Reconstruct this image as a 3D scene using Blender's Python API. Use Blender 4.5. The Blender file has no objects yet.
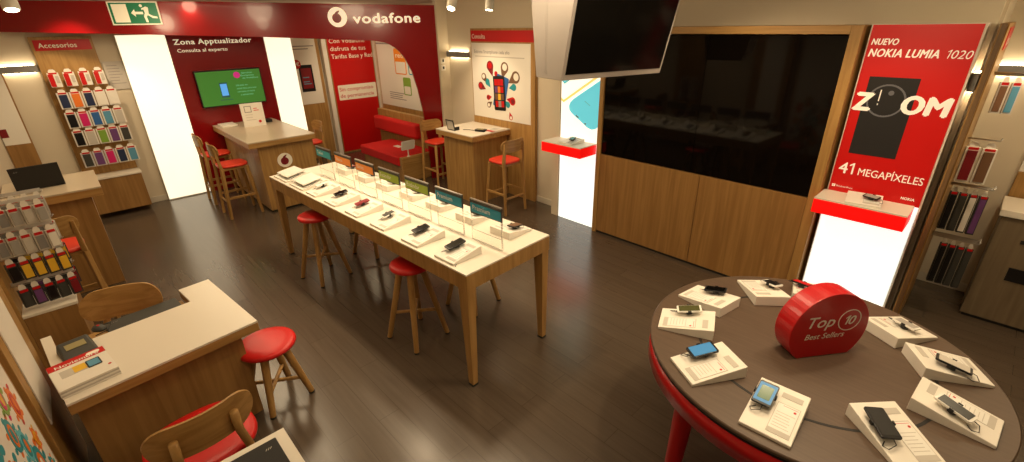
import bpy, math, random
from mathutils import Vector, Matrix
S = bpy.context.scene
COL = S.collection
R = math.radians

# ---------------------------------------------------------------- camera
FPX = 463.23
PITCH, ROLL, YAW = .4201, -.0180, -.7555
fw = Vector((math.cos(YAW)*math.cos(PITCH), math.sin(YAW)*math.cos(PITCH), -math.sin(PITCH)))
rt = Vector((math.sin(YAW), -math.cos(YAW), 0))
dn = fw.cross(rt)
cr, sr = math.cos(ROLL), math.sin(ROLL)
rt2 = rt*cr - dn*sr
dn2 = rt*sr + dn*cr
cam_data = bpy.data.cameras.new('camera'); cam = bpy.data.objects.new('camera', cam_data); COL.objects.link(cam)
m = Matrix((rt2, -dn2, -fw)).transposed().to_4x4(); m.translation = Vector((0, 0, 2.5)); cam.matrix_world = m
cam_data.sensor_width = 36; cam_data.lens = FPX*36/1024; cam_data.clip_start = .05
S.camera = cam
# ---------------------------------------------------------------- world, exposure, ceiling spots, fill lights
w = bpy.data.worlds.new('world'); S.world = w; w.use_nodes = True
w.node_tree.nodes['Background'].inputs[0].default_value = (1, .8, .55, 1)
w.node_tree.nodes['Background'].inputs[1].default_value = .05
S.view_settings.view_transform = 'Standard'; S.view_settings.look = 'None'
S.view_settings.exposure = .25; S.view_settings.gamma = 1; S.view_settings.use_curve_mapping = False
WARM = (1, .76, .48)
def spot(x, y, tx, ty, e, ang=75, tz=1.0, z=2.8, size=.06, blend=.7, color=WARM):
    l = bpy.data.lights.new('ceiling_spot', 'SPOT'); l.energy = e; l.color = color
    l.spot_size = R(ang); l.spot_blend = blend; l.shadow_soft_size = size
    o = bpy.data.objects.new('ceiling_spot', l); COL.objects.link(o); o.location = (x, y, z)
    o.rotation_euler = (Vector((tx, ty, tz)) - Vector((x, y, z))).to_track_quat('-Z', 'Y').to_euler()
LAMPS = [  # x, y, target x, y, watts, angle
    (4.9, -2.0, 4.8, -1.95, 60, 80), (4.0, -2.1, 3.9, -2.0, 60, 80), (3.1, -2.1, 3.0, -2.0, 60, 80),
    (1.7, -2.0, 2.2, -2.1, 18, 90),
    (.5, -2.2, .4, -2.4, 50, 100), (.2, -3.4, .3, -2.8, 30, 100),
    (5.6, -3.9, 5.5, -4.7, 52, 75), (4.6, -3.6, 5.0, -4.8, 30, 80), (7.9, -1.9, 8.0, -2.1, 50, 80), (7.0, -2.6, 7.4, -2.1, 30, 80),
    (8.0, -.3, 8.9, -.3, 36, 90), (3.3, -.2, 3.3, 0, 26, 95), (6.3, .0, 6.4, .3, 26, 90),
    (1.6, -.3, 1.9, 0, 16, 100), (-.3, -4.6, -.3, -5.6, 30, 100), (8.0, -3.9, 8.8, -4.6, 45, 100),
    (1.6, -3.5, 1.6, -4.5, 34, 110), (6.0, -1.6, 8.0, -1.7, 22, 70, 2.6, 2.8, .2), (5.4, -3.0, 7.1, -3.8, 22, 75, 2.6, 2.8, .2), (7.9, -1.6, 8.9, -2.1, 16, 90, 2.1, 2.8, .2), (8.8, -4.2, 9.7, -4.6, 14, 90, 1.9), (.6, -3.9, .6, -4.6, 20, 80), (4.7, -.1, 4.7, .4, 16, 90),  # soft spots at the fascia and Zona panel are added to brighten the lettering
]
for a in LAMPS: spot(*a[:4], a[4]*1.2, a[5], *a[6:])
def area(x, y, z, sx, sy, e):  # area fill light under the ceiling, no fixture modelled
    l = bpy.data.lights.new('ceiling_fill', 'AREA'); l.shape = 'RECTANGLE'; l.size = sx; l.size_y = sy; l.energy = e; l.color = (1, .78, .5)
    o = bpy.data.objects.new('ceiling_fill', l); COL.objects.link(o); o.location = (x, y, z)
area(3.5, -2.6, 2.84, 5, .25, 40)
area(6.2, -1.2, 2.84, 3, .25, 22)
area(.5, -1.2, 2.84, 3, .25, 14)
def lamp(x, y, z, e):  # unseen point lights added to brighten the ceiling and upper walls
    l = bpy.data.lights.new('ceiling_fill', 'POINT'); l.energy = e; l.color = (1, .80, .50); l.shadow_soft_size = .12
    o = bpy.data.objects.new('ceiling_fill', l); COL.objects.link(o); o.location = (x, y, z)
for q in ((.7, -3.1, 2.6, 20), (4.9, -3.3, 2.6, 14), (7.3, -.8, 2.6, 12), (4.2, -.7, 2.6, 9), (-.8, -4.6, 2.6, 18), (8.4, -3.9, 2.6, 6)): lamp(*q)

# ---------------------------------------------------------------- materials
MAT = {}
def pm(name, col, rough=.5, metal=0, spec=.5, emit=None, es=0, alpha=None, trans=0, bump=0, bscale=60, coat=0, ior=1.45):
    mt = bpy.data.materials.new(name); mt.use_nodes = True; nt = mt.node_tree
    b = nt.nodes['Principled BSDF']
    b.inputs['Base Color'].default_value = (*col, 1); b.inputs['Roughness'].default_value = rough
    b.inputs['Metallic'].default_value = metal; b.inputs['Specular IOR Level'].default_value = spec
    b.inputs['IOR'].default_value = ior; b.inputs['Transmission Weight'].default_value = trans; b.inputs['Coat Weight'].default_value = coat
    if emit: b.inputs['Emission Color'].default_value = (*emit, 1); b.inputs['Emission Strength'].default_value = es
    if bump:
        tc = nt.nodes.new('ShaderNodeTexCoord'); n = nt.nodes.new('ShaderNodeTexNoise'); n.inputs['Scale'].default_value = bscale; n.inputs['Detail'].default_value = 4
        bp = nt.nodes.new('ShaderNodeBump'); bp.inputs['Strength'].default_value = bump; bp.inputs['Distance'].default_value = .002
        nt.links.new(tc.outputs['Object'], n.inputs['Vector']); nt.links.new(n.outputs['Fac'], bp.inputs['Height']); nt.links.new(bp.outputs['Normal'], b.inputs['Normal'])
    MAT[name] = mt; return mt
def wood(name, c1, c2, sc=(28, 28, 1.6), rough=.45):
    mt = pm(name, c1, rough); nt = mt.node_tree; b = nt.nodes['Principled BSDF']
    tc = nt.nodes.new('ShaderNodeTexCoord'); mp = nt.nodes.new('ShaderNodeMapping'); mp.inputs['Scale'].default_value = sc
    n = nt.nodes.new('ShaderNodeTexNoise'); n.inputs['Scale'].default_value = 1; n.inputs['Detail'].default_value = 6; n.inputs['Distortion'].default_value = .6
    r = nt.nodes.new('ShaderNodeValToRGB'); r.color_ramp.elements[0].color = (*c2, 1); r.color_ramp.elements[1].color = (*c1, 1)
    r.color_ramp.elements[0].position = .35; r.color_ramp.elements[1].position = .65
    nt.links.new(tc.outputs['Object'], mp.inputs['Vector']); nt.links.new(mp.outputs[0], n.inputs['Vector'])
    nt.links.new(n.outputs['Fac'], r.inputs['Fac']); nt.links.new(r.outputs['Color'], b.inputs['Base Color'])
    bp = nt.nodes.new('ShaderNodeBump'); bp.inputs['Strength'].default_value = .15; bp.inputs['Distance'].default_value = .001
    nt.links.new(n.outputs['Fac'], bp.inputs['Height']); nt.links.new(bp.outputs['Normal'], b.inputs['Normal'])
    return mt
wood('oak', (.43, .245, .078), (.31, .165, .045))                       # grain along z
wood('oak_x', (.43, .245, .078), (.31, .165, .045), (1.6, 28, 28))      # grain along x
wood('oak_y', (.43, .245, .078), (.31, .165, .045), (28, 1.6, 28))
wood('oak_dark', (.20, .115, .05), (.13, .07, .03))
wood('panel_oak', (.34, .18, .055), (.25, .125, .035), (22, 22, 1.0))
wood('grey_oak', (.20, .15, .09), (.15, .11, .065), (22, 22, 1.2))
wood('round_top', (.105, .068, .045), (.088, .056, .037), (4, 70, 70), .45)
pm('white', (.78, .74, .66), .45); pm('white_gloss', (.8, .78, .72), .25); pm('wall', (.62, .54, .41), .8, bump=.1, bscale=150)
pm('ceiling', (.6, .53, .42), .9); pm('laminate', (.74, .68, .58), .32); pm('laminate_grey', (.50, .42, .31), .3)
pm('skirting', (.6, .55, .45), .5)
pm('red_gloss', (.23, .001, .003), .24, coat=.15); pm('red_print', (.52, .003, .003), .4); pm('red_metal', (.42, .001, .004), .3, coat=.2)
pm('red_leather', (.58, .012, .01), .36, bump=.15, bscale=220); pm('orange_leather', (.64, .04, .016), .45, bump=.1, bscale=200)
pm('red_fabric', (.55, .006, .006), .75, bump=.2, bscale=300)
pm('cream', (.93, .88, .76), .5); pm('cream_added_glow', (.93, .88, .76), .5, emit=(1, .84, .58), es=.38)  # second cream has a glow added to brighten the fascia and Zona lettering
pm('black', (.008, .008, .009), .3); pm('black_matt', (.015, .014, .013), .65); pm('black_glass', (.003, .002, .0015), .05, spec=.22)
pm('dark_screen', (.004, .0035, .003), .12, spec=.2); pm('dark_grey', (.045, .045, .04), .5); pm('grey', (.22, .21, .2), .4); pm('mid_grey', (.35, .33, .3), .5)
pm('metal', (.5, .48, .45), .3, metal=1); pm('dark_metal', (.10, .09, .08), .4, metal=.7)
pm('bezel', (.34, .30, .27), .4); pm('teal', (.02, .28, .33), .5); pm('sky_blue', (.12, .50, .58), .5); pm('blue_band', (.01, .27, .40), .4)
pm('orange_band', (.80, .24, .01), .4); pm('green_band', (.30, .42, .02), .4); pm('teal_band', (.02, .30, .34), .4)
pm('orange', (.75, .18, .02), .5); pm('yellow', (.75, .45, .03), .5); pm('green', (.20, .36, .04), .5); pm('blue', (.03, .12, .35), .4)
pm('pale_blue', (.10, .30, .45), .4); pm('magenta', (.6, .01, .14), .5); pm('purple', (.14, .05, .18), .5); pm('dark_red', (.2, .01, .015), .4)
pm('navy', (.02, .03, .08), .4); pm('brown', (.16, .08, .04), .5); pm('text_grey', (.28, .25, .24), .6); pm('text_red', (.6, .05, .04), .6); pm('print_grey', (.52, .48, .42), .6)
pm('light_white', (.9, .9, .85), .5, emit=(1, .87, .62), es=.92)
pm('light_cool', (.9, .92, .9), .5, emit=(.92, 1, .93), es=.82)
pm('light_print', (.9, .9, .85), .5, emit=(1, .92, .78), es=.75)
pm('light_print_blue', (.12, .55, .62), .5, emit=(.10, .48, .58), es=.7)
pm('light_print_teal', (.1, .4, .4), .5, emit=(.10, .42, .42), es=.7)
pm('light_print_dark', (.1, .1, .1), .5, emit=(.2, .17, .05), es=.3)
pm('light_print_red', (.8, .05, .02), .5, emit=(.8, .06, .02), es=.6)
pm('light_print_gold', (.8, .6, .2), .5, emit=(.8, .55, .15), es=.7)
pm('lit_red', (.36, .001, .001), .45, emit=(1, .002, .0), es=.20)
pm('lit_red_shelf', (.8, .01, .01), .35, emit=(1, .0, .0), es=.55)
pm('lit_white_letter', (.8, .74, .62), .5, emit=(1, .85, .65), es=.25)
pm('lit_dark', (.012, .010, .008), .5, spec=.3, emit=(.05, .04, .03), es=.15); pm('lit_dark_ring', (.09, .08, .07), .3, emit=(.1, .09, .08), es=.5)
pm('tv_green', (.02, .12, .02), .2, emit=(.045, .13, .018), es=.8); pm('tv_text', (.1, .3, .2), .3, emit=(.12, .42, .22), es=.8)
pm('tv_blue', (.05, .2, .5), .2, emit=(.08, .26, .55), es=1.0); pm('tv_dark', (.02, .05, .05), .2, emit=(.01, .05, .05), es=1); pm('tv_mag', (.3, .02, .1), .2, emit=(.35, .02, .12), es=1)
pm('screen_blue', (.03, .14, .3), .4, emit=(.04, .22, .40), es=.5); pm('screen_green', (.02, .06, .03), .2, emit=(.03, .10, .02), es=.5); pm('screen_olive', (.08, .08, .03), .2)
pm('lcd', (.30, .26, .12), .3); pm('exit_green', (.0, .14, .055), .4, emit=(.0, .17, .06), es=.15)
pm('wall_glow', (1, .9, .7), .5, emit=(1, .80, .50), es=16); pm('lamp_face', (1, 1, 1), .5, emit=(1, .86, .62), es=16)
pm('acrylic', (.95, .95, .93), .08, trans=1, ior=1.25); pm('acrylic_white', (.9, .86, .78), .3, trans=.65, ior=1.1)
pm('clear_plastic', (.62, .60, .58), .2); pm('handle_gold', (.6, .4, .12), .3, metal=.6)
# floor: dark glossy planks
def floor_mat():
    mt = pm('floor_planks', (.05, .035, .022), .3, spec=.85); nt = mt.node_tree; b = nt.nodes['Principled BSDF']
    tc = nt.nodes.new('ShaderNodeTexCoord'); mp = nt.nodes.new('ShaderNodeMapping'); mp.inputs['Rotation'].default_value = (0, 0, R(0))
    br = nt.nodes.new('ShaderNodeTexBrick'); br.inputs['Scale'].default_value = 1; br.inputs['Brick Width'].default_value = 1.2; br.inputs['Row Height'].default_value = .16
    br.inputs['Mortar Size'].default_value = .002; br.inputs['Color1'].default_value = (.100, .073, .050, 1); br.inputs['Color2'].default_value = (.090, .065, .044, 1); br.inputs['Mortar'].default_value = (.066, .047, .031, 1)
    m2 = nt.nodes.new('ShaderNodeMapping'); m2.inputs['Scale'].default_value = (1.2, 22, 22); n = nt.nodes.new('ShaderNodeTexNoise'); n.inputs['Scale'].default_value = 1.5; n.inputs['Detail'].default_value = 6
    mx = nt.nodes.new('ShaderNodeMix'); mx.data_type = 'RGBA'; mx.blend_type = 'MULTIPLY'; mx.inputs[0].default_value = .35
    mr = nt.nodes.new('ShaderNodeMapRange'); mr.inputs['To Min'].default_value = .19; mr.inputs['To Max'].default_value = .27
    nt.links.new(tc.outputs['Object'], mp.inputs[0]); nt.links.new(mp.outputs[0], br.inputs['Vector']); nt.links.new(tc.outputs['Object'], m2.inputs[0]); nt.links.new(m2.outputs[0], n.inputs['Vector'])
    nt.links.new(br.outputs['Color'], mx.inputs[6]); nt.links.new(n.outputs['Fac'], mx.inputs[7]); nt.links.new(mx.outputs[2], b.inputs['Base Color'])
    nt.links.new(n.outputs['Fac'], mr.inputs['Value']); nt.links.new(mr.outputs[0], b.inputs['Roughness'])
floor_mat()

# ---------------------------------------------------------------- mesh builder
class MB:
    def __init__(s): s.v = []; s.f = []; s.m = []; s.sm = []
    def add(s, vs, fs, mat, smooth=False, M=None):
        o = len(s.v); s.v += [tuple(M @ Vector(v)) if M else tuple(v) for v in vs]
        for f in fs: s.f.append([i+o for i in f]); s.m.append(mat); s.sm.append(smooth)
        return s
    def hexa(s, b, t, mat, M=None):
        return s.add(list(b)+list(t), [(3, 2, 1, 0), (4, 5, 6, 7), (0, 1, 5, 4), (1, 2, 6, 5), (2, 3, 7, 6), (3, 0, 4, 7)], mat, M=M)
    def box(s, x0, x1, y0, y1, z0, z1, mat, M=None):
        return s.hexa([(x0, y0, z0), (x1, y0, z0), (x1, y1, z0), (x0, y1, z0)], [(x0, y0, z1), (x1, y0, z1), (x1, y1, z1), (x0, y1, z1)], mat, M)
    def prism(s, poly, a0, a1, mat, M=None, caps=True):   # polygon in local xy, extruded along local z
        n = len(poly); vs = [(p[0], p[1], a0) for p in poly]+[(p[0], p[1], a1) for p in poly]
        fs = [(i, (i+1) % n, (i+1) % n+n, i+n) for i in range(n)]
        if caps: fs += [tuple(range(n))[::-1], tuple(range(n, 2*n))]
        return s.add(vs, fs, mat, M=M)
    def tube(s, p0, p1, r0, r1, mat, n=12, smooth=True):
        p0 = Vector(p0); p1 = Vector(p1); d = (p1-p0).normalized(); a = d.orthogonal().normalized(); b = d.cross(a)
        vs = []
        for p, r in ((p0, r0), (p1, r1)):
            for i in range(n): t = 2*math.pi*i/n; vs.append(p+(a*math.cos(t)+b*math.sin(t))*r)
        s.add(vs, [(i, (i+1) % n, (i+1) % n+n, i+n) for i in range(n)], mat, smooth)
        s.add(vs, [tuple(range(n))[::-1], tuple(range(n, 2*n))], mat); return s
    def bar(s, p0, p1, w0, w1, mat, up=(0, 0, 1)):      # square section, w = (a, b) half widths
        p0 = Vector(p0); p1 = Vector(p1); d = (p1-p0).normalized(); u = Vector(up)
        a = d.cross(u)
        a = a.normalized() if a.length > 1e-3 else Vector((1, 0, 0)); b = a.cross(d).normalized()
        q = []
        for p, ww in ((p0, w0), (p1, w1)):
            for sx, sy in ((-1, -1), (1, -1), (1, 1), (-1, 1)): q.append(p+a*sx*ww[0]+b*sy*ww[1])
        return s.hexa(q[:4], q[4:], mat)
    def path(s, pts, r, mat, n=8):
        pts = [Vector(p) for p in pts]; rings = []
        prev = None
        for i, p in enumerate(pts):
            d = (pts[min(i+1, len(pts)-1)]-pts[max(i-1, 0)]).normalized()
            a = d.orthogonal().normalized() if prev is None else (prev-d*prev.dot(d)).normalized()
            prev = a; b = d.cross(a); rings.append([p+(a*math.cos(2*math.pi*k/n)+b*math.sin(2*math.pi*k/n))*r for k in range(n)])
        vs = [v for g in rings for v in g]; fs = []
        for i in range(len(pts)-1):
            for k in range(n): fs.append((i*n+k, i*n+(k+1) % n, (i+1)*n+(k+1) % n, (i+1)*n+k))
        fs += [tuple(range(n))[::-1], tuple(range((len(pts)-1)*n, len(pts)*n))]
        return s.add(vs, fs, mat, True)
    def lathe(s, prof, mat, n=36, c=(0, 0, 0), sx=1, sy=1, M=None):
        vs = []; fs = []
        for r, z in prof:
            for k in range(n): t = 2*math.pi*k/n; vs.append((c[0]+r*sx*math.cos(t), c[1]+r*sy*math.sin(t), c[2]+z))
        for i in range(len(prof)-1):
            for k in range(n): fs.append((i*n+k, i*n+(k+1) % n, (i+1)*n+(k+1) % n, (i+1)*n+k))
        s.add(vs, fs, mat, True, M=M)
        s.add(vs[:n], [tuple(range(n))[::-1]], mat, M=M); s.add(vs[-n:], [tuple(range(n))], mat, M=M); return s
    def disc(s, cx, cy, r, z0, z1, mat, M=None, n=28, ry=None):
        return s.prism([(cx+r*math.cos(2*math.pi*i/n), cy+(ry or r)*math.sin(2*math.pi*i/n)) for i in range(n)], z0, z1, mat, M)
    def ring(s, cx, cy, r0, r1, z0, z1, mat, M=None, n=36, k=1):
        for i in range(n):
            a, b = 2*math.pi*i/n, 2*math.pi*(i+1)/n
            s.prism([(cx+r0*math.cos(a), cy+k*r0*math.sin(a)), (cx+r1*math.cos(a), cy+k*r1*math.sin(a)), (cx+r1*math.cos(b), cy+k*r1*math.sin(b)), (cx+r0*math.cos(b), cy+k*r0*math.sin(b))], z0, z1, mat, M)
        return s
    def build(s, name, parent=None, bev=0, seg=2, M=None):
        me = bpy.data.meshes.new(name); me.from_pydata(s.v, [], s.f); ml = []
        for x in s.m:
            if x not in ml: ml.append(x); me.materials.append(MAT[x])
        for p, x, q in zip(me.polygons, s.m, s.sm): p.material_index = ml.index(x); p.use_smooth = q
        me.update()
        o = bpy.data.objects.new(name, me); COL.objects.link(o)
        if parent is not None: o.parent = parent
        if bev:
            b = o.modifiers.new('bevel', 'BEVEL'); b.width = bev; b.segments = seg; b.limit_method = 'ANGLE'; b.angle_limit = R(40); b.harden_normals = False
        return o
def tag(o, label, cat, group=None, kind=None):
    o['label'] = label; o['category'] = cat
    if group: o['group'] = group
    if kind: o['kind'] = kind
    return o
def thing(name, label, cat, loc=(0, 0, 0), rz=0, group=None):
    o = bpy.data.objects.new(name, None); COL.objects.link(o); o.location = loc; o.rotation_euler = (0, 0, rz); o.empty_display_size = .1
    return tag(o, label, cat, group)
def struct(name, mb, bev=0, label=None):
    o = mb.build(name, None, bev); o['kind'] = 'structure'
    tag(o, label or name.replace('_', ' ') + ' of the shop room', name.split('_')[0]); return o
def copy_tree(o, parent=None):
    c = o.copy(); COL.objects.link(c)
    if parent is not None: c.parent = parent
    for ch in list(o.children): copy_tree(ch, c)
    return c
def rrect(w, h, r, n=5, cx=0, cy=0):
    p = []
    for sx, sy, a0 in ((1, 1, 0), (-1, 1, 90), (-1, -1, 180), (1, -1, 270)):
        for i in range(n+1):
            a = R(a0+90*i/n); p.append((cx+sx*(w/2-r)+r*math.cos(a), cy+sy*(h/2-r)+r*math.sin(a)))
    return p
# facing frames: local x = reading direction, y = up, z = out of the surface
def frame(origin, xdir, up=(0, 0, 1)):
    x = Vector(xdir).normalized(); u = Vector(up); z = x.cross(u).normalized(); y = z.cross(x)
    mm = Matrix((x, y, z)).transposed().to_4x4(); mm.translation = Vector(origin); return mm
FR = lambda o: frame(o, (-1, 0, 0))      # on the right-hand wall, facing +y
FB = lambda o: frame(o, (0, -1, 0))      # on the back wall, facing -x
DG = None
def text(body, parent, M, x0, y0, w=None, h=.05, mat='white', bold=0, shear=0, z=.002, ext=.0008, name='lettering', sp=1.0, align='LEFT'):
    """writing w wide, letters h tall, lower left corner at x0,y0 of frame M"""
    c = bpy.data.curves.new(name, 'FONT'); c.body = body; c.size = 1; c.shear = shear; c.offset = 0; c.space_character = sp+bold*1.6; c.resolution_u = 3
    t = bpy.data.objects.new(name, c); COL.objects.link(t)
    bpy.context.view_layer.update()
    me = bpy.data.meshes.new_from_object(t.evaluated_get(bpy.context.evaluated_depsgraph_get()))
    COL.objects.unlink(t); bpy.data.objects.remove(t)
    xs = [v.co.x for v in me.vertices]; ax = min(xs); bx = max(xs)
    hs = h/.72; ws = w/(bx-ax) if w else hs
    if align == 'CENTER': x0 = x0-(bx-ax)*ws/2
    for v in me.vertices:
        v.co = Vector(((v.co.x-ax)*ws+x0, v.co.y*hs+y0, z))
    if bold:
        dx = bold*.9*h; vs = [v.co.copy() for v in me.vertices]; fs = [tuple(p.vertices) for p in me.polygons]; nv = []; nf = []
        for k, (ax_, ay_) in enumerate(((0, 0), (dx, 0), (-dx, 0), (0, dx*.7), (0, -dx*.7))):
            o_ = len(nv); nv += [(v.x+ax_, v.y+ay_, v.z+k*.00003) for v in vs]; nf += [tuple(i+o_ for i in f) for f in fs]
        me = bpy.data.meshes.new(name); me.from_pydata(nv, [], nf)
    if M is not None: me.transform(M)
    me.materials.clear(); me.materials.append(MAT[mat]); me.name = name
    o = bpy.data.objects.new(name, me); COL.objects.link(o)
    if parent is not None: o.parent = parent
    return o
def one(parent, M, x, y, h, mat, wt=.14, shear=0, z=.002):
    w_ = wt*h; q = [(x+.16*h, y), (x+.16*h+w_, y), (x+.16*h+w_, y+h), (x+.16*h+w_*.2, y+h), (x-.06*h, y+.80*h), (x-.06*h, y+.80*h-w_*.9), (x+.16*h, y+.88*h-w_*.5)]
    q = [(a+(b-y)*shear, b) for a, b in q]
    return MB().prism(q, z-.0006, z, mat, M).build('lettering', parent)
def lines(mb, M, x0, x1, ys, hh, mat, z=.0012, ragged=0.0, seed=1):
    rnd = random.Random(seed)
    for y in ys: mb.box(x0, x1-ragged*rnd.random()*(x1-x0), y, y+hh, z-.0004, z, mat, M)
def drop(mb, cx, cy, r, M, mat, z0, z1):   # speech-mark drop
    pts = []
    for i in range(20):
        a = R(110+ i*(320/19)); pts.append((cx+r*.62*math.cos(a), cy-r*.12+r*.62*math.sin(a)))
    pts += [(cx+r*.36, cy+r*.62), (cx+r*.50, cy+r*.86), (cx+r*.20, cy+r*.80), (cx-r*.10, cy+r*.62)]
    # order: go round from the tail base
    mb.prism(pts, z0, z1, mat, M)

# ---------------------------------------------------------------- room
CZ = 2.86
struct('floor', MB().box(-3, 10, -6.1, .8, -.05, 0, 'floor_planks'), label='dark brown plank floor with soft reflections of the light boxes')
struct('ceiling', MB().box(-3, 10, -6.1, .8, CZ, CZ+.05, 'ceiling'))
struct('wall_left', MB().box(-3, 9.0, .68, .78, 0, CZ, 'wall'))
struct('wall_back', MB().box(8.98, 9.08, -3.24, .68, 0, CZ, 'wall'))
struct('wall_recess', MB().box(9.76, 9.86, -5.25, -3.24, 0, CZ, 'wall'))
struct('wall_step', MB().box(9.08, 9.76, -3.24, -3.14, 0, CZ, 'wall'))
struct('wall_nook', MB().box(6.64, 9.76, -5.25, -5.15, 0, CZ, 'wall'))
struct('wall_end', MB().box(6.64, 6.72, -5.15, -4.70, 0, CZ, 'wall'))
struct('wall_right', MB().box(4.05, 6.64, -5.0, -4.9, 0, CZ, 'wall').box(.22, 4.05, -5.0, -4.9, 0, CZ, 'wall'))
struct('wall_return', MB().box(.20, .28, -5.95, -5.0, 0, CZ, 'wall'))
struct('wall_alcove', MB().box(-3, .28, -6.05, -5.95, 0, CZ, 'wall'))
struct('wall_front', MB().box(-3.1, -3, -6.05, .78, 0, CZ, 'wall'))
struct('wall_column', MB().box(4.0, 4.12, -4.9, -4.66, 0, CZ, 'wall'))
struct('baseboard_right', MB().box(4.12, 6.64, -4.9, -4.885, 0, .09, 'skirting'), .003)
struct('baseboard_back', MB().box(8.965, 8.98, -.83, .68, 0, .09, 'skirting'), .003)
struct('baseboard_alcove', MB().box(-3, .2, -5.95, -5.935, 0, .09, 'skirting'), .003)

# linear wall lights
def wall_light(loc, L, rz, label):
    t = thing('wall_light', label, 'wall light', loc, rz, 'linear wall lights')
    MB().box(0, L, 0, .07, -.042, .042, 'grey').build('housing', t, .004)
    MB().box(.02, L-.02, .004, .035, .0422, .0442, 'wall_glow').build('diffuser', t)
    MB().box(.02, L-.02, .004, .035, -.0442, -.0422, 'wall_glow').build('diffuser', t)
wall_light((6.1, -4.9, 2.07), .52, 0, 'short dark linear light bar glowing on the wall left of the Consulta board')
wall_light((8.98, .07, 2.07), .60, R(90), 'dark linear light bar left of the Accesorios board')
wall_light((-1.6, -5.95, 2.07), 1.78, 0, 'long linear light bar in the alcove behind the hanging packs')

# ---------------------------------------------------------------- fascia portal
FA = Vector((8.85, .65, 0)); FDIR = Vector((6.7-8.85, -4.65-.65, 0)).normalized()
FM = frame(FA, FDIR)
fp = [(0, CZ-.002), (2.6, 2.845), (5.80, 2.79), (5.81, 0), (5.50, 0), (5.49, .69), (5.45, 1.2), (5.40, 1.53), (5.33, 1.82), (5.24, 2.02), (5.17, 2.12), (5.1, 2.19), (5.03, 2.235), (4.95, 2.27), (4.79, 2.30), (4.09, 2.34), (3.25, 2.39), (2.13, 2.44), (1.53, 2.47), (0, 2.53)]
fas = thing('red_portal', 'long glossy red fascia with white vodafone lettering and curved arch leg', 'shop fascia')
MB().prism(fp, -.08, 0, 'red_gloss', FM).build('fascia', fas)
lg = MB(); lg.disc(4.31, 2.635, .135, .001, .012, 'cream_added_glow', FM, 40); drop(lg, 4.30, 2.635, .105, FM, 'red_gloss', .0125, .016)
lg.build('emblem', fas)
text('vodafone', fas, FM, 4.53, 2.55, 1.0, .14, 'cream_added_glow', .055, z=.006)
# exit sign
ex = thing('exit_sign', 'green emergency exit sign with running figure and left arrow on the red fascia', 'exit sign')
exm = MB().box(1.57, 2.11, 2.57, 2.845, .002, .02, 'cream', FM).box(1.585, 2.095, 2.585, 2.83, .0202, .022, 'exit_green', FM); exm.build('plate', ex)
ic = MB(); M_ = FM
ic.box(1.61, 1.77, 2.60, 2.815, .0222, .0228, 'cream', M_)
ic.prism([(1.80, 2.71), (1.845, 2.755), (1.845, 2.725), (1.93, 2.725), (1.93, 2.695), (1.845, 2.695), (1.845, 2.665)], .0222, .0228, 'cream', M_)
ic.disc(1.925, 2.795, .018, .0222, .0228, 'cream', M_, 16)
ic.prism([(1.925, 2.765), (1.975, 2.785), (2.0, 2.775), (1.99, 2.70), (2.03, 2.675), (2.075, 2.665), (2.075, 2.645), (2.02, 2.65), (1.975, 2.685), (1.96, 2.665), (1.965, 2.60), (1.94, 2.60), (1.93, 2.67), (1.95, 2.71), (1.945, 2.75), (1.92, 2.745)], .0222, .0228, 'cream', M_)
ic.build('pictogram', ex)

# ---------------------------------------------------------------- back wall pieces
def lightbox(name, label, x0, x1, y0, y1, z1, mat='light_white', edge='white'):
    t = thing(name, label, 'light box')
    MB().box(x0, x1, y0, y1, 0, z1, edge).build('housing', t, .003)
    return t
lb = lightbox('light_box', 'tall glowing white light box between the Accesorios board and the red screen wall', 8.90, 8.97, -1.42, -.83, 2.45)
MB().box(8.893, 8.9, -1.415, -.835, .02, 2.445, 'light_white').build('diffuser', lb)
lb = lightbox('light_box', 'tall glowing white light box right of the red screen wall', 8.90, 8.97, -3.21, -2.775, 2.45)
MB().box(8.893, 8.9, -3.205, -2.78, .02, 2.445, 'light_white').build('diffuser', lb)
zp = thing('red_wall_panel', 'glossy dark red wall panel lettered Zona Apptualizador behind the green screen', 'wall panel')
MB().box(8.90, 8.97, -2.77, -1.425, 0, 2.45, 'red_gloss').build('panel', zp)
M_ = FB((8.90, -1.5, 2.31)); text('Zona Apptualizador', zp, M_, 0, -.01, 1.08, .075, 'cream_added_glow', .05)
text('Consulta al experto', zp, M_, .02, -.12, .68, .05, 'cream_added_glow', .02)
tv = thing('wall_screen', 'wall television with green picture showing a blue phone on the red panel', 'television')
MB().box(8.80, 8.895, -2.58, -1.63, 1.36, 1.91, 'black').build('casing', tv, .005)
M_ = FB((8.80, -1.63, 1.36))
sc = MB().box(.012, .938, .015, .535, .0005, .002, 'tv_green', M_).box(.30, .415, .13, .36, .0021, .003, 'tv_dark', M_).box(.31, .405, .16, .34, .0031, .004, 'tv_blue', M_).disc(.585, .46, .05, .0021, .003, 'tv_mag', M_)
sc.box(.27, .45, .09, .10, .0021, .0026, 'tv_dark', M_); sc.build('screen', tv)
for k, (s_, xx, yy, ww) in enumerate((('Servicio', .66, .475, .16), ('Exclusivo', .64, .435, .2), ('de Vodafone', .66, .395, .24), ('Llévate tu', .54, .29, .17), ('móvil listo para usar', .54, .24, .3), ('con todos los datos', .54, .19, .26), ('y aplicaciones', .58, .14, .19))):
    text(s_, tv, M_, xx, yy, ww, .025, 'tv_text', z=.004, ext=0)
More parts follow.
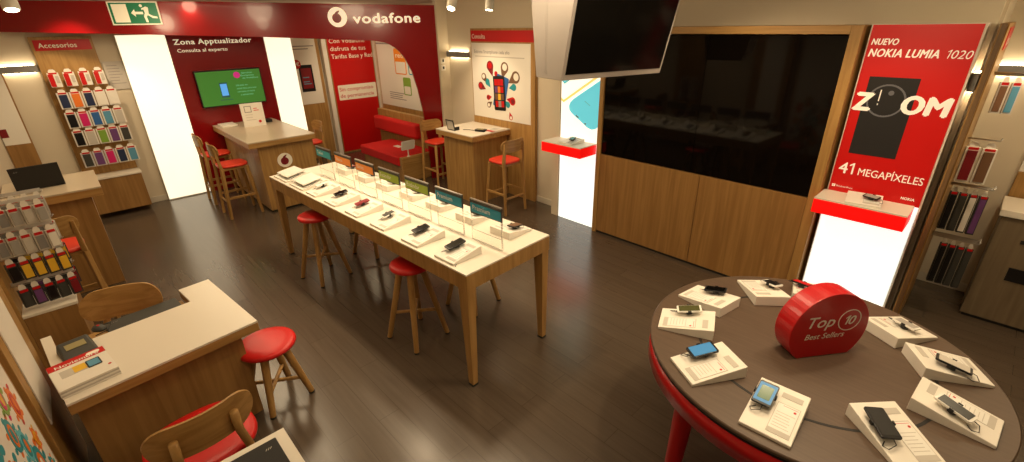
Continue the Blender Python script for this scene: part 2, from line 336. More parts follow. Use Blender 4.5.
# accessories board on the back wall
RND = random.Random(4)
def acc_board(loc, rz, label, header=True):
    """board in local y-z plane: front faces -x local, width along -y; loc = left-hand corner on the floor"""
    t = thing('accessory_board', label, 'display board', loc, rz, 'accessory boards')
    MB().box(0, .05, -.63, 0, .0, 2.45, 'oak').build('back_board', t, .003)
    MB().box(-.30, 0, -.63, 0, .08, .575, 'panel_oak').build('storage_box', t, .004)
    MB().box(-.31, 0, -.64, .005, .576, .60, 'laminate').build('shelf_top', t, .003)
    if header:
        M_ = frame((0, 0, 0), (0, -1, 0))
        MB().box(.03, .60, 2.28, 2.41, .0005, .006, 'red_print', M_).build('header_sign', t)
        text('Accesorios', t, M_, .07, 2.315, .38, .06, 'cream', .045, z=.008)
    return t
ab = acc_board((8.92, .05, 0), 0, 'oak Accesorios board hung with rows of phone cases on the far wall')
def pack(x, y, z, w, h, card, case, label, rz=0, group='accessory packs', red=False, ang=0, z_top=None, d=.03):
    """blister pack hanging from its hook; origin at the top centre; faces -x"""
    t = thing('accessory_pack', label, 'accessory pack', (x, y, z), rz, group)
    M_ = frame((-d/2, 0, 0), (0, -1, 0))
    b = MB(); b.box(-w/2, w/2, -h, -.03, -d/2, d/2-.004, card, M_)
    b.prism([(-w*.32, -.032), (w*.32, -.032), (w*.32, -.008), (w*.18, .012), (-w*.18, .012), (-w*.32, -.008)], -.001, .0015, 'white' if not red else 'white', M_)
    b.box(-w*.36, w*.36, -.048, -.028, d/2-.004, d/2-.002, 'red_print', M_)
    b.build('card', t)
    c = MB()
    if red:
        c.box(-w/2+.004, -.002, -h+.006, -.05, d/2-.003, d/2, 'red_print', M_); c.box(.012, w/2-.012, -h+.05, -.07, d/2-.003, d/2, case, M_)
    else:
        c.box(-w*.36, w*.36, -h+.015, -.055, d/2-.004, d/2+.004, case, M_)
    c.build('phone_case', t)
    return t
rows = [(2.02, [('white', 'green', 'red and white')]*4), (1.70, None), (1.45, None), (1.20, None), (.93, None)]
cols1 = [('navy', 'dark blue'), ('orange', 'orange'), ('navy', 'navy'), ('white', 'white'), ('white', 'plain white')]
cols2 = [('black', 'black'), ('magenta', 'magenta'), ('blue', 'blue'), ('pale_blue', 'pale blue'), ('print_grey', 'light grey')]
cols3 = [('black', 'black'), ('print_grey', 'clear grey'), ('green', 'green'), ('purple', 'purple'), ('dark_grey', 'dark grey')]
cols4 = [('dark_grey', 'charcoal'), ('purple', 'violet'), ('magenta', 'bright pink'), ('navy', 'navy'), ('pale_blue', 'blue patterned')]
names = ['first', 'second', 'third', 'fourth', 'fifth']
for c in range(4):
    y = -.02-c*.155+.0; pack(8.80, y-.03, 2.045, .115, .21, 'white', 'print_grey', 'red and white accessory pack, %s from left in the top row' % names[c], red=True, group='packs on the Accesorios board')
    MB().path([(0, y-.08, 2.03), (-.13, y-.08, 2.03)], .002, 'metal', 6).build('hook', ab)
for r_, (zz, cl) in enumerate(((1.76, cols1), (1.50, cols2), (1.25, cols3), (.95, cols4))):
    for c, (mt_, nm) in enumerate(cl):
        y = -.035-c*.128
        pack(8.80, y-.03, zz+.03, .118, .24, 'white' if r_ < 3 or c > 2 else 'clear_plastic', mt_, '%s phone case pack, %s from left in %s row of Accesorios board' % (nm, names[c], names[r_+1]), group='packs on the Accesorios board')
        MB().path([(0, y-.08, zz), (-.13, y-.08, zz)], .002, 'metal', 6).build('hook', ab)
ns = thing('paper_notice', 'grey printed notice sheet on the wall right of the Accesorios board', 'notice')
nm_ = MB().box(8.965, 8.978, -.84, -.60, 1.73, 2.11, 'print_grey'); nm_.build('sheet', ns)
b = MB(); lines(b, FB((8.965, -.60, 1.73)), .03, .21, [.08, .12, .16, .2, .24, .28, .32], .008, 'text_grey', ragged=.5); b.build('printed_lines', ns)
# poster board at the left end of the back wall
pb = thing('poster_board', 'oak board with white poster showing a dark red phone at the far left wall', 'poster board')
MB().box(8.93, 8.97, -.0 + .41, .675, 0, 2.45, 'panel_oak').build('board', pb, .003)
b = MB().box(8.925, 8.929, .425, .67, 1.15, 2.40, 'white').box(8.923, 8.925, .60, .67, 1.25, 1.36, 'dark_red'); b.build('poster', pb)

# ---------------------------------------------------------------- recess behind the arch
pb = thing('poster_board', 'oak board with white poster of dark phone and red price disc', 'poster board')
MB().box(9.70, 9.75, -4.0, -3.26, 0, 2.45, 'oak').build('board', pb, .003)
M_ = FB((9.70, -3.26, 0))
b = MB().box(.02, .68, 1.10, 2.40, .001, .006, 'white', M_).box(.28, .54, 1.34, 1.84, .0062, .012, 'black', M_).box(.31, .51, 1.40, 1.78, .0122, .013, 'dark_red', M_).disc(.25, 1.86, .085, .0122, .014, 'red_print', M_)
lines(b, M_, .33, .49, [1.48, 1.52, 1.60], .018, 'pale_blue', .0135, .3); lines(b, M_, .15, .66, [2.17, 2.12], .018, 'text_grey', .007, .3); b.build('poster', pb)
text('0€', pb, M_, .19, 1.83, .12, .07, 'white', .02, z=.016)
MB().box(9.62, 9.755, -4.13, -4.04, 0, 2.5, 'white').build('white_post', None, .004)
tag(bpy.data.objects['white_post'], 'white vertical post left of the red Tarifas panel', 'post')
tag(MB().box(9.60, 9.75, -5.149, -5.145, 0, 2.5, 'white').build('corner_trim'), 'thin white trim in the corner right of the red Tarifas panel', 'trim')
cp = thing('red_poster_panel', 'red panel lettered Con Vodafone disfruta de tus Tarifas Base y Red with thin oak frame', 'poster panel')
MB().box(9.68, 9.75, -5.14, -4.16, 0, 2.45, 'oak').build('frame', cp, .003)
M_ = FB((9.68, -4.18, 0))
MB().box(0, .94, .03, 2.43, .001, .006, 'red_print', M_).build('print', cp)
for i, (s_, ww) in enumerate((('Con Vodafone', .76), ('disfruta de tus', .76), ('Tarifas Base y Red', .90))):
    text(s_, cp, M_, .04, 2.21-i*.145, ww, .085, 'cream', .02, z=.008)
MB().prism(rrect(.86, .30, .02, 3, .50, 1.25), .0062, .008, 'cream', M_).build('white_box', cp)
text('Sin compromiso', cp, M_, .10, 1.28, .76, .075, 'text_red', .01, z=.010); text('de permanencia', cp, M_, .10, 1.15, .76, .075, 'text_red', .01, z=.010)
# board above the bench
bb = thing('tariff_board', 'white board with orange, green and blue icons above the red bench', 'display board')
MB().box(7.0, 9.45, -5.148, -5.10, 0, 2.45, 'oak').build('board', bb, .003)
M_ = FR((9.42, -5.10, 0))
b = MB().box(0, 2.2, .97, 2.38, .001, .005, 'white', M_)
b.build('poster', bb)
ic = MB()
def icon(cx, cy, w, h, mat, hf):
    ic.prism([(p[0], p[1]) for p in rrect(w, h, .04, 4, cx, cy)], .0055, .007, mat, M_)
    ic.prism([(p[0], p[1]) for p in rrect(w-.06, h*hf, .02, 4, cx, cy-h*(1-hf)/2+.02)], .0072, .008, 'white', M_)
icon(.88, 1.86, .42, .48, 'orange_band', .45); icon(1.28, 1.78, .24, .30, 'blue_band', .5); icon(1.06, 1.40, .28, .34, 'green', .45)
lines(ic, M_, .35, 1.0, [1.12, 1.16, 1.20, 1.24], .015, 'text_grey', .006, .3); lines(ic, M_, .0, 1.3, [2.24, 2.17], .03, 'text_grey', .006, .2)
ic.build('icons', bb)
text('red', bb, M_, .74, 1.93, .26, .10, 'cream', .02, z=.009)
# bench
bn = thing('bench', 'oak bench with bright red seat and back cushions behind the arch', 'bench')
MB().box(6.98, 8.35, -4.66, -3.98, 0, .28, 'panel_oak').build('base', bn, .004)
MB().box(6.97, 8.36, -4.64, -3.92, .281, .45, 'red_fabric').build('seat_cushion', bn, .03, 4)
MB().box(6.885, 6.965, -4.68, -3.94, 0, .44, 'oak_y').build('end_panel', bn, .006)
MB().box(6.97, 8.9, -4.76, -4.67, 0, .98, 'oak').build('back_panel', bn, .004)
bc = MB().box(7.28, 8.82, -4.66, -4.50, .60, .87, 'red_fabric').build('back_cushion', bn, .05, 4)
ts = thing('tablet_stand', 'small white tablet on a thin white stand at the end of the red bench', 'tablet stand', (6.925, -4.10, .4405))
MB().lathe([(.03, 0), (.03, .008)], 'white', 20).build('foot', ts)
MB().tube((0, 0, .008), (0, 0, .14), .010, .010, 'white').build('stem', ts)
MM = Matrix.Translation((-.02, 0, .20)) @ Matrix.Rotation(R(-14), 4, 'Y')
MB().prism(rrect(.16, .26, .02), -.008, .008, 'white_gloss', MM @ Matrix.Rotation(R(90), 4, 'Y')).build('tablet', ts)
tag(MB().box(7.55, 7.75, -4.38, -4.28, .4525, .456, 'white').build('paper_card'), 'small white card lying on the red bench seat', 'card')

# ---------------------------------------------------------------- Consulta board and table
cb = thing('consulta_board', 'oak board with red Consulta header and poster of a phone with colourful drops', 'poster board')
MB().box(4.62, 5.99, -4.895, -4.84, 0, 2.45, 'oak').build('board', cb, .003)
M_ = FR((5.97, -4.84, 0))
MB().box(0, 1.33, 2.27, 2.42, .001, .007, 'red_print', M_).build('header', cb)
text('Consulta', cb, M_, .03, 2.31, .30, .065, 'cream', .01, z=.009)
b = MB().box(0, 1.27, 1.16, 2.25, .001, .005, 'white', M_); b.build('poster', cb)
text('Estrena Smartphone cada año', cb, M_, .07, 2.105, .78, .05, 'text_grey', .01, z=.007)
art = MB(); lines(art, M_, .08, 1.15, [2.055], .014, 'print_grey', .006)
PX, PY = .62, 1.57
def blob(x, y, r, col, inner, ang):
    a = R(ang); ex_, ey_ = -math.cos(a), -math.sin(a)
    pts = []
    for i in range(18):
        t = a+R(-110+220*i/17); pts.append((x+r*math.cos(t), y+r*math.sin(t)))
    pts.append((x+ex_*r*2.1, y+ey_*r*2.1)); art.prism(pts, .0055, .0065, col, M_)
    art.disc(x+r*.12*math.cos(a), y+r*.12*math.sin(a), r*.62, .0066, .0074, inner, M_, 18)
for bl in ((.42, 1.93, .075, 'dark_red', 'red_print', 110), (.27, 1.77, .055, 'brown', 'white', 130), (.19, 1.63, .06, 'dark_red', 'red_print', 160), (.35, 1.70, .05, 'teal', 'teal', 130), (.74, 1.92, .08, 'brown', 'white', 70),
           (.97, 1.80, .085, 'brown', 'white', 30), (.93, 1.66, .05, 'teal', 'teal', 10), (.90, 1.46, .06, 'red_print', 'dark_red', 350), (.80, 1.40, .045, 'teal', 'teal', 330), (.36, 1.47, .04, 'red_print', 'dark_red', 190), (.37, 1.36, .045, 'brown', 'white', 215), (.86, 1.22, .04, 'red_print', 'white', 290), (.55, 1.83, .035, 'red_print', 'red_print', 95)):
    blob(*bl)
RM = M_ @ Matrix.Translation((PX+.03, PY, 0)) @ Matrix.Rotation(R(-14), 4, 'Z')
art.prism(rrect(.26, .48, .02), .0075, .009, 'blue', RM)
RM = M_ @ Matrix.Translation((PX, PY-.02, 0)) @ Matrix.Rotation(R(3), 4, 'Z')
art.prism(rrect(.25, .50, .02), .0092, .012, 'black', RM)
cols = ['red_print', 'red_print', 'red_print', 'purple', 'orange', 'red_print', 'brown', 'yellow', 'brown', 'red_print', 'text_grey', 'red_print']
for i in range(12):
    cx = -.065+(i % 3)*.065; cy = .16-(i//3)*.105; art.box(cx-.03, cx+.03, cy-.045, cy+.045, .0122, .0128, cols[i], RM)
art.build('phone_artwork', cb)
ct = thing('consultation_table', 'high oak table with pale top below the Consulta poster', 'table')
MB().box(5.13, 6.02, -4.835, -4.09, 1.035, 1.05, 'laminate').build('worktop', ct, .002)
MB().box(5.13, 6.02, -4.835, -4.09, .965, 1.034, 'oak_x').build('edge_slab', ct, .003)
MB().box(5.20, 5.92, -4.83, -4.16, 0, .964, 'oak').build('base', ct, .003)
o = thing('photo_stand', 'small black framed display stand at the front of the Consulta table', 'display stand', (5.72, -4.17, 1.0505), R(0))
MM = Matrix.Rotation(R(-12), 4, 'X')
b = MB(); 
for q in ((-.09, -.08, 0, .16), (.08, .09, 0, .16), (-.09, .09, 0, .012), (-.09, .09, .148, .16)): b.box(q[0], q[1], -.01, .004, q[2], q[3], 'black', MM)
b.build('frame', o); MB().box(-.079, .079, -.006, 0, .013, .147, 'print_grey', MM).build('picture', o)
[MB().box(q, q+.02, -.09, -.01, 0, .05, 'black').build('foot', o) for q in (-.08, .06)]
o = thing('card_reader', 'small black device lying on the middle of the Consulta table', 'card reader', (5.33, -4.42, 1.0505), R(20))
MB().prism(rrect(.10, .17, .02), 0, .03, 'black', Matrix.Rotation(R(90), 4, 'Z')).build('body', o, .004)
MB().box(-.05, .05, -.02, .03, .031, .034, 'lcd').build('display', o)
o = thing('brochure_stack', 'red and white brochures on the right end of the Consulta table', 'brochures', (5.24, -4.58, 1.0505), R(5))
MB().box(-.10, .10, -.16, .14, 0, .012, 'white').build('pages', o); MB().box(-.10, .10, .06, .14, .0125, .014, 'red_print').box(-.06, .06, -.10, .02, .0125, .0135, 'print_grey').build('cover_print', o)
tag(MB().path([(5.60, -4.30, 1.056), (5.52, -4.36, 1.056), (5.42, -4.38, 1.056), (5.36, -4.40, 1.056)], .004, 'black').build('cable'), 'short black cable on the Consulta table beside the card reader', 'cable')
sw = thing('wall_switches', 'pair of small light switches on the white wall end right of the red arch', 'switch')
for z in (1.86, 1.97): MB().box(6.628, 6.639, -4.80, -4.73+.01, z-.045, z+.045, 'white').box(6.624, 6.628, -4.775, -4.745, z-.02, z+.02, 'black').build('switch_plate', sw)

# ---------------------------------------------------------------- zona table
zt = thing('bar_table', 'long high oak table with white and red emblem standing at the green screen', 'table')
MB().box(7.03, 8.88, -2.62, -1.70, 1.055, 1.07, 'laminate_grey').build('worktop', zt, .002)
MB().box(7.03, 8.88, -2.62, -1.70, .985, 1.054, 'oak_y').build('edge_slab', zt, .003)
MB().box(7.11, 8.86, -2.60, -1.82, .03, .984, 'oak').build('base', zt, .003)
MB().box(7.15, 8.82, -2.56, -1.86, 0, .03, 'black_matt').build('plinth', zt)
M_ = FB((7.11, -2.15, .735)); e_ = MB().disc(0, 0, .105, .001, .004, 'cream', M_, 32); drop(e_, -.005, .0, .09, M_, 'dark_red', .0042, .006); e_.build('emblem', zt)
o = thing('tent_card', 'white upright price card standing on the bar table before the green screen', 'card', (8.28, -2.18, 1.0705), R(-6))
b = MB().box(-.01, .0, -.16, .16, 0, .36, 'white'); b.build('card', o)
M_ = FB((-.01, .16, 0)); b = MB().box(.05, .15, .22, .32, .0005, .001, 'grey', M_).box(.06, .14, .23, .31, .0011, .0015, 'white', M_).disc(.24, .07, .022, .0005, .001, 'red_print', M_); lines(b, M_, .05, .20, [.10, .14, .18], .008, 'print_grey', .001, .4); lines(b, M_, .18, .26, [.24, .27], .012, 'text_red', .001, .4); b.build('print', o)
tag(MB().box(8.50, 8.80, -1.98, -1.76, 1.0705, 1.10, 'white').build('brochure_stack', None, .004), 'white stack of brochures at the left back end of the bar table', 'brochures')
tag(MB().box(8.45, 8.60, -2.50, -2.40, 1.0705, 1.12, 'black').build('desk_phone', None, .01), 'small black device at the right back of the bar table', 'device')

# ---------------------------------------------------------------- seats
def back_band(w, h, r, curve, thick, x0, z0, mat, lean=0.0):
    """curved stadium shaped backrest, width along y"""
    mb = MB(); n = 48; vs = []; fs = []
    for i in range(n+1):
        u = -math.cos(math.pi*i/n); y = u*w/2; e = w/2-abs(y); 
        hh = h/2 if e >= r else (h/2-r)+math.sqrt(max(0, r*r-(r-e)**2))
        hh = max(hh, .004); x = x0+curve*(u*u)
        for s_ in (-1, 1):
            for q in (-1, 1): vs.append((x+q*thick/2-lean*s_*hh, y, z0+s_*hh))
    for i in range(n):
        a = i*4; b = a+4
        fs += [(a, a+2, b+2, b), (a+1, b+1, b+3, a+3), (a+2, a+3, b+3, b+2), (a, b, b+1, a+1)]
    fs += [(0, 1, 3, 2), (n*4, n*4+2, n*4+3, n*4+1)]
    mb.add(vs, fs, mat, False); return mb
def seat_pad(w, d, z0, z1, mat, p=3.2, n=40, dome=.0):
    mb = MB(); prof = [(.90, z0), (.985, z0+.006), (1.0, z0+(z1-z0)*.45), (.985, z1-(z1-z0)*.22), (.93, z1-.004), (.8, z1), (.4, z1+dome), (.02, z1+dome)]
    vs = []; fs = []
    for r, z in prof:
        for k in range(n):
            t = 2*math.pi*k/n; c, s_ = math.cos(t), math.sin(t)
            vs.append((d/2*r*abs(c)**(2/p)*(1 if c > 0 else -1), w/2*r*abs(s_)**(2/p)*(1 if s_ > 0 else -1), z))
    for i in range(len(prof)-1):
        for k in range(n): fs.append((i*n+k, i*n+(k+1) % n, (i+1)*n+(k+1) % n, (i+1)*n+k))
    mb.add(vs, fs, mat, True); mb.add(vs[:n], [tuple(range(n))[::-1]], mat); mb.add(vs[-n:], [tuple(range(n))], mat, True); return mb
def low_chair(label, loc, rz, padded=False):
    t = thing('desk_chair', label, 'chair', loc, rz, 'low desk chairs')
    sp_ = seat_pad(.52, .50, .425, .475, 'red_leather', 2.8).build('seat', t); sp_.location = (.04, 0, 0)
    MB().box(-.19, .19, -.19, .19, .395, .424, 'oak_x').build('seat_frame', t, .01)
    for s_ in (-1, 1):
        MB().tube((.17, s_*.19, .41), (.22, s_*.22, 0), .024, .017, 'oak').build('leg', t)
        MB().path([(-.27, s_*.20, 0), (-.235, s_*.185, .25), (-.215, s_*.165, .45), (-.245, s_*.135, .62), (-.275, s_*.13, .76)], .021, 'oak', 12).build('leg', t)
    bk = back_band(.48, .22, .105, .07, .014, -.262, .73, 'oak_y', .12).build('backrest', t)
    if padded: pass
    return t
def bar_chair(label, loc, rz):
    t = thing('bar_chair', label, 'bar chair', loc, rz, 'high bar chairs')
    seat_pad(.38, .38, .725, .765, 'orange_leather', 3.6).build('seat', t)
    MB().box(-.16, .16, -.16, .16, .69, .724, 'oak_x').build('seat_frame', t, .006)
    for s_ in (-1, 1):
        MB().bar((.15, s_*.15, .715), (.20, s_*.20, 0), (.021, .021), (.015, .015), 'oak').build('leg', t, .004)
        b = MB(); b.bar((-.22, s_*.20, 0), (-.175, s_*.175, .72), (.015, .017), (.020, .021), 'oak'); b.bar((-.175, s_*.175, .72), (-.205, s_*.17, 1.02), (.020, .021), (.013, .014), 'oak'); b.build('leg', t, .004)
        MB().bar((-.20, s_*.187, .30), (.18, s_*.187, .30), (.010, .016), (.010, .016), 'oak_x').build('footrest', t, .003)
    MB().bar((.185, -.185, .24), (.185, .185, .24), (.010, .016), (.010, .016), 'oak_y').build('footrest', t, .003)
    MB().bar((-.20, -.187, .24), (-.20, .187, .24), (.010, .014), (.010, .014), 'oak_y').build('footrest', t, .003)
    back_band(.42, .17, .075, .055, .013, -.225, .985, 'oak_y', .10).build('backrest', t)
    return t
def stool(name, label, loc, rz, H, r, sp, zx, grp):
    t = thing(name, label, 'stool', loc, rz, grp)
    MB().lathe([(r*.86, H-.045), (r*.97, H-.04), (r, H-.025), (r*.97, H-.010), (r*.88, H-.001), (r*.6, H+.004), (.01, H+.006)], 'red_leather', 40).build('seat', t)
    MB().lathe([(r*.62, H-.065), (r*.66, H-.046)], 'oak', 32).build('seat_plate', t)
    for k in range(4):
        a = R(45+90*k); c, s_ = math.cos(a), math.sin(a)
        lgm = MB().tube((c*r*.5, s_*r*.5, H-.05), (c*sp, s_*sp, 0.012), .029, .021, 'oak').build('leg', t)
        MB().tube((c*sp, s_*sp, .014), (c*(sp+.001), s_*(sp+.001), 0), .0215, .0215, 'black_matt').build('foot_cap', lgm)
    q = r*.5+(sp-r*.5)*(H-.05-zx)/(H-.05)
    for k in range(2):
        a = R(45+90*k); c, s_ = math.cos(a), math.sin(a)
        MB().tube((-c*q, -s_*q, zx+k*.014), (c*q, s_*q, zx+k*.016), .014, .014, 'oak').build('stretcher', t)
    return t
st = [('high red stool at the left front side of the long phone table', 4.66, -1.58, 12), ('high red stool at the near right front side of the long phone table', 3.03, -1.70, 8),
      ('high stool half hidden behind the left half of the long phone table', 4.85, -2.28, 20), ('high stool half hidden behind the right half of the long phone table', 3.10, -2.38, 10)]
for l_, x, y, a in st: stool('bar_stool', l_, (x, y, 0), R(a), .735, .172, .25, .26, 'high stools at the long table')
stool('low_stool', 'low round red stool at the right corner of the white cut-out desk', (3.13, -.56, 0), R(12), .50, .192, .215, .15, None)
low_chair('low chair with wide oak backrest tucked behind the white cut-out desk', (3.77, .16, 0), R(160))
low_chair('red seated low chair before the white desk, its back to the viewer', (2.50, -.03, 0), R(4))
bar_chair('bar chair with red seat at the right side of the Consulta table', (4.73, -4.33, 0), 0)
bar_chair('bar chair half hidden behind the left side of the Consulta table', (6.38, -4.36, 0), R(180))
bar_chair('nearer of two bar chairs at the left side of the emblem table', (7.45, -1.53, 0), R(-90))
bar_chair('farther of two bar chairs at left of the emblem table, beside the light box', (8.30, -1.53, 0), R(-90))
bar_chair('bar chair on the right far side of the emblem table, only its back showing', (7.95, -2.85, 0), R(90))
bar_chair('bar chair at the laptop counter by the left wall', (5.50, .39, 0), R(0))

# ---------------------------------------------------------------- long table
LT = thing('long_table', 'long oak phone display table with white top and rows of demo phones', 'table', (2.18, -1.625, 0), R(2.6))
MB().box(0, 3.37, -.872, 0, .962, .975, 'laminate').build('worktop', LT, .002)
MB().box(0, 3.37, -.872, 0, .845, .961, 'oak').build('apron', LT, .002)
for x in (.0, 3.37):
    for y in (0, -.872):
        sx = 1 if x == 0 else -1; sy = -1 if y == 0 else 1
        x0, x1 = sorted((x+sx*.004, x+sx*.10)); y0, y1 = sorted((y+sy*.004, y+sy*.08))
        X0, X1 = sorted((x+sx*.012, x+sx*.062)); Y0, Y1 = sorted((y+sy*.012, y+sy*.060))
        l_ = MB().hexa([(X0, Y0, .015), (X1, Y0, .015), (X1, Y1, .015), (X0, Y1, .015)], [(x0, y0, .844), (x1, y0, .844), (x1, y1, .844), (x0, y1, .844)], 'oak').build('leg', LT, .002)
        MB().box(X0-.002, X1+.002, Y0-.002, Y1+.002, 0, .015, 'black_matt').build('foot_cap', l_)
# display stand (wedge tray) : local x = width, y = length outward (low end at +y), origin centre
def tray(label, loc, rz, W=.21, L=.27, h0=.018, h1=.062, ph='black', screen='dark_screen', ptilt=0, kind='phone', group=None, clamp=True, px=-.035, py=.0, prz=0, cable=True):
    """wedge stand, low edge towards local -y, plus its phone as a thing of its own"""
    t = thing('phone_stand', label, 'display stand', loc, rz, group)
    hw, hl = W/2, L/2
    zt = lambda y: h0+(h1-h0)*(y+hl)/L
    MB().hexa([(-hw, -hl, 0), (hw, -hl, 0), (hw, hl, 0), (-hw, hl, 0)], [(-hw, -hl, h0), (hw, -hl, h0), (hw, hl, h1), (-hw, hl, h1)], 'white').build('wedge', t, .003)
    tl = math.atan2(h1-h0, L); TM = Matrix.Translation((0, 0, zt(0))) @ Matrix.Rotation(tl, 4, 'X')
    c = MB(); cx0 = hw*.02; c.box(cx0-.005, hw-.015, -hl+.02, hl*.35, .0006, .0014, 'print_grey', TM).box(cx0-.002, hw-.018, -hl+.045, hl*.32, .0015, .0018, 'white_gloss', TM)
    lines(c, TM, cx0+.005, hw-.022, [-hl+.06+i*.016 for i in range(6)], .0028, 'print_grey', .0022, .4, 3); c.box(cx0+.02, hw-.022, hl*.26, hl*.26+.002, .0019, .0022, 'text_red', TM)
    c.disc(hw-.032, hl*.16, .006, .0019, .0023, 'red_print', TM, 10)
    c.build('price_card', t)
    MB().box(0.0, hw-.02, hl*.58, hl*.78, .0006, .0015, 'print_grey', TM).build('label_strip', t)
    # phone
    PM = TM @ Matrix.Translation((px, py, 0))
    return t, PM
def phone(label, loc, rz, PM, w=.062, l=.125, body='black', screen='dark_screen', prz=0, lift=.028, group=None, clamp=True, thick=.010, cable=True):
    p = thing('demo_phone', label, 'phone' if w < .1 else 'tablet', loc, rz, group)
    MM = PM @ Matrix.Rotation(R(prz), 4, 'Z') @ Matrix.Translation((0, 0, lift))
    MB().prism(rrect(w, l, .008, 4), 0, thick, body, MM).build('body', p, .0015)
    MB().prism(rrect(w-.009, l-.022, .003, 2), thick+.0002, thick+.0012, screen, MM).build('screen', p)
    if w > .079 and screen == 'screen_blue': MB().prism(rrect(w-.03, l-.055, .003, 2), thick+.0013, thick+.0018, 'screen_green', MM).build('picture', p)
    MB().tube(MM @ Vector((0, 0, -.001)), PM @ Vector((0, 0, .0012)), .014, .018, 'dark_grey').build('mount', p)
    if clamp:
        c = MB(); c.box(-w/2-.005, w/2+.005, -.009, .009, -.005, -.001, 'black_matt', MM)
        for s_ in (-1, 1): c.box(s_*(w/2+.0035)-.0025, s_*(w/2+.0035)+.0025, -.009, .009, -.005, thick+.003, 'black_matt', MM)
        c.build('clamp', p)
    if cable:
        q = [(w*.1, -l/2+.004, .0), (w*.1, -l/2-.02, -.004), (-w*.3, -l/2-.035, -.015), (-w*.45, -l/2-.015, -.021), (-w*.2, -l/2+.006, -.023)]
        MB().path([MM @ Vector(v) for v in q], .0018, 'black_matt', 6).build('security_cable', p)
    return p
LR = R(2.6)
def lt(u, v, z=.975):
    return (2.18+u*math.cos(LR)-v*math.sin(LR), -1.625+u*math.sin(LR)+v*math.cos(LR), z)
G1, G2 = 'wedge stands on the long table', 'demo phones on the long table'
# near row, from the right end: (u of centre, phone body, screen, w, l, words)
near = [(.27, 'black', 'dark_screen', .068, .135, 'large black phone with teal edge', 'nearest the right end'), (.69, 'black', 'dark_screen', .07, .12, 'flat black phone', 'second from the right end'),
        (1.15, 'white_gloss', 'dark_grey', .058, .11, 'white edged dark phone', 'third from the right end'), (1.58, 'dark_red', 'dark_red', .06, .115, 'dark red phone', 'fourth from the right end'),
        (1.98, 'black', 'dark_screen', .058, .115, 'black phone with red light', 'fifth from the right end'), (2.37, 'white_gloss', 'white_gloss', .058, .11, 'small white phone', 'sixth from the right end'),
        (2.72, 'white_gloss', 'white_gloss', .19, .24, 'white tablet', 'second from the left end'), (3.13, 'white_gloss', 'white_gloss', .19, .24, 'white tablet', 'at the far left end')]
for i, (u, bd, scn, w_, l_, wd, pos) in enumerate(near):
    big = w_ > .1; W_ = .33 if big else .215
    loc = lt(u, -.16); LN = LR+math.pi
    t, PM = tray('white stand under the %s, front row, %s' % (wd, pos), loc, LN, W_, .27, group=G1, px=0 if big else -.045, py=.02 if not big else 0)
    PM2 = PM
    phone('%s, front row of long table, %s' % (wd, pos), loc, LN, PM2, w_*1.08, l_*1.12, bd, scn, prz=(90 if big else RND.uniform(-9, 5)), lift=.022, group=G2, clamp=not big)
farr = [(.27, 'black', 'brown', 'dark phone on gold backed mount'), (.70, 'black', 'dark_screen', 'thin dark phone'), (1.125, 'grey', 'mid_grey', 'grey phone'), (1.55, 'grey', 'dark_screen', 'grey edged phone'),
        (1.98, 'grey', 'dark_screen', 'dark grey phone'), (2.40, 'white_gloss', 'mid_grey', 'pale phone'), (2.83, 'black', 'dark_red', 'dark phone with red screen')]
ords = ['nearest the right end', 'second from the right end', 'third from the right end', 'fourth from the right end', 'fifth from the right end', 'sixth from the right end', 'at the far left end']
for i, (u, bd, scn, wd) in enumerate(farr):
    loc = lt(u, -.715)
    t, PM = tray('white stand under the %s, back row, %s' % (wd, ords[i]), loc, LR, .215, .26, group=G1, px=-.04, py=.0)
    phone('%s, back row of long table, %s' % (wd, ords[i]), loc, LR, PM, .068, .13, bd, scn, prz=RND.uniform(-8, 8), lift=.022, group=G2)
bands = [('blue_band', 'Premium', 'blue'), ('blue_band', 'Premium', 'blue'), ('green_band', 'Estándar', 'green'), ('green_band', 'Estándar', 'green'), ('orange_band', 'Básico', 'orange'), ('orange_band', 'Básico', 'orange'), ('teal_band', 'Tablet', 'teal')]
for i, (bm, wd, cn) in enumerate(bands):
    u0 = .075+i*.428
    t = thing('price_divider', 'clear divider with %s %s header on long table, %s' % (cn, wd, ords[i]), 'sign', lt(u0, -.425), LR, 'acrylic dividers along the long table')
    W_ = .335
    [MB().box(q, q+.008, -.004, .004, 0, .335, 'acrylic').build('upright', t) for q in (0, W_-.008)]
    MB().box(.009, W_-.009, -.0025, .0025, .004, .085, 'acrylic').build('low_panel', t)
    MB().box(0, W_, -.006, .006, .225, .335, 'dark_grey').box(0, W_, -.007, .007, .328, .337, 'metal').build('header_frame', t)
    MM = frame((W_, .006, 0), (-1, 0, 0))
    MB().box(.006, W_-.006, .232, .305, .0004, .0015, bm, MM).build('band', t)
    text(wd, t, MM, .03, .255, None, .038, 'white', .005, z=.0022)
tag(MB().path([lt(.20, -.08, .979), lt(.16, -.05, .979), lt(.145, -.03, .979)], .003, 'black').build('cable'), 'short black cable stub beside the nearest stand on the long table', 'cable')

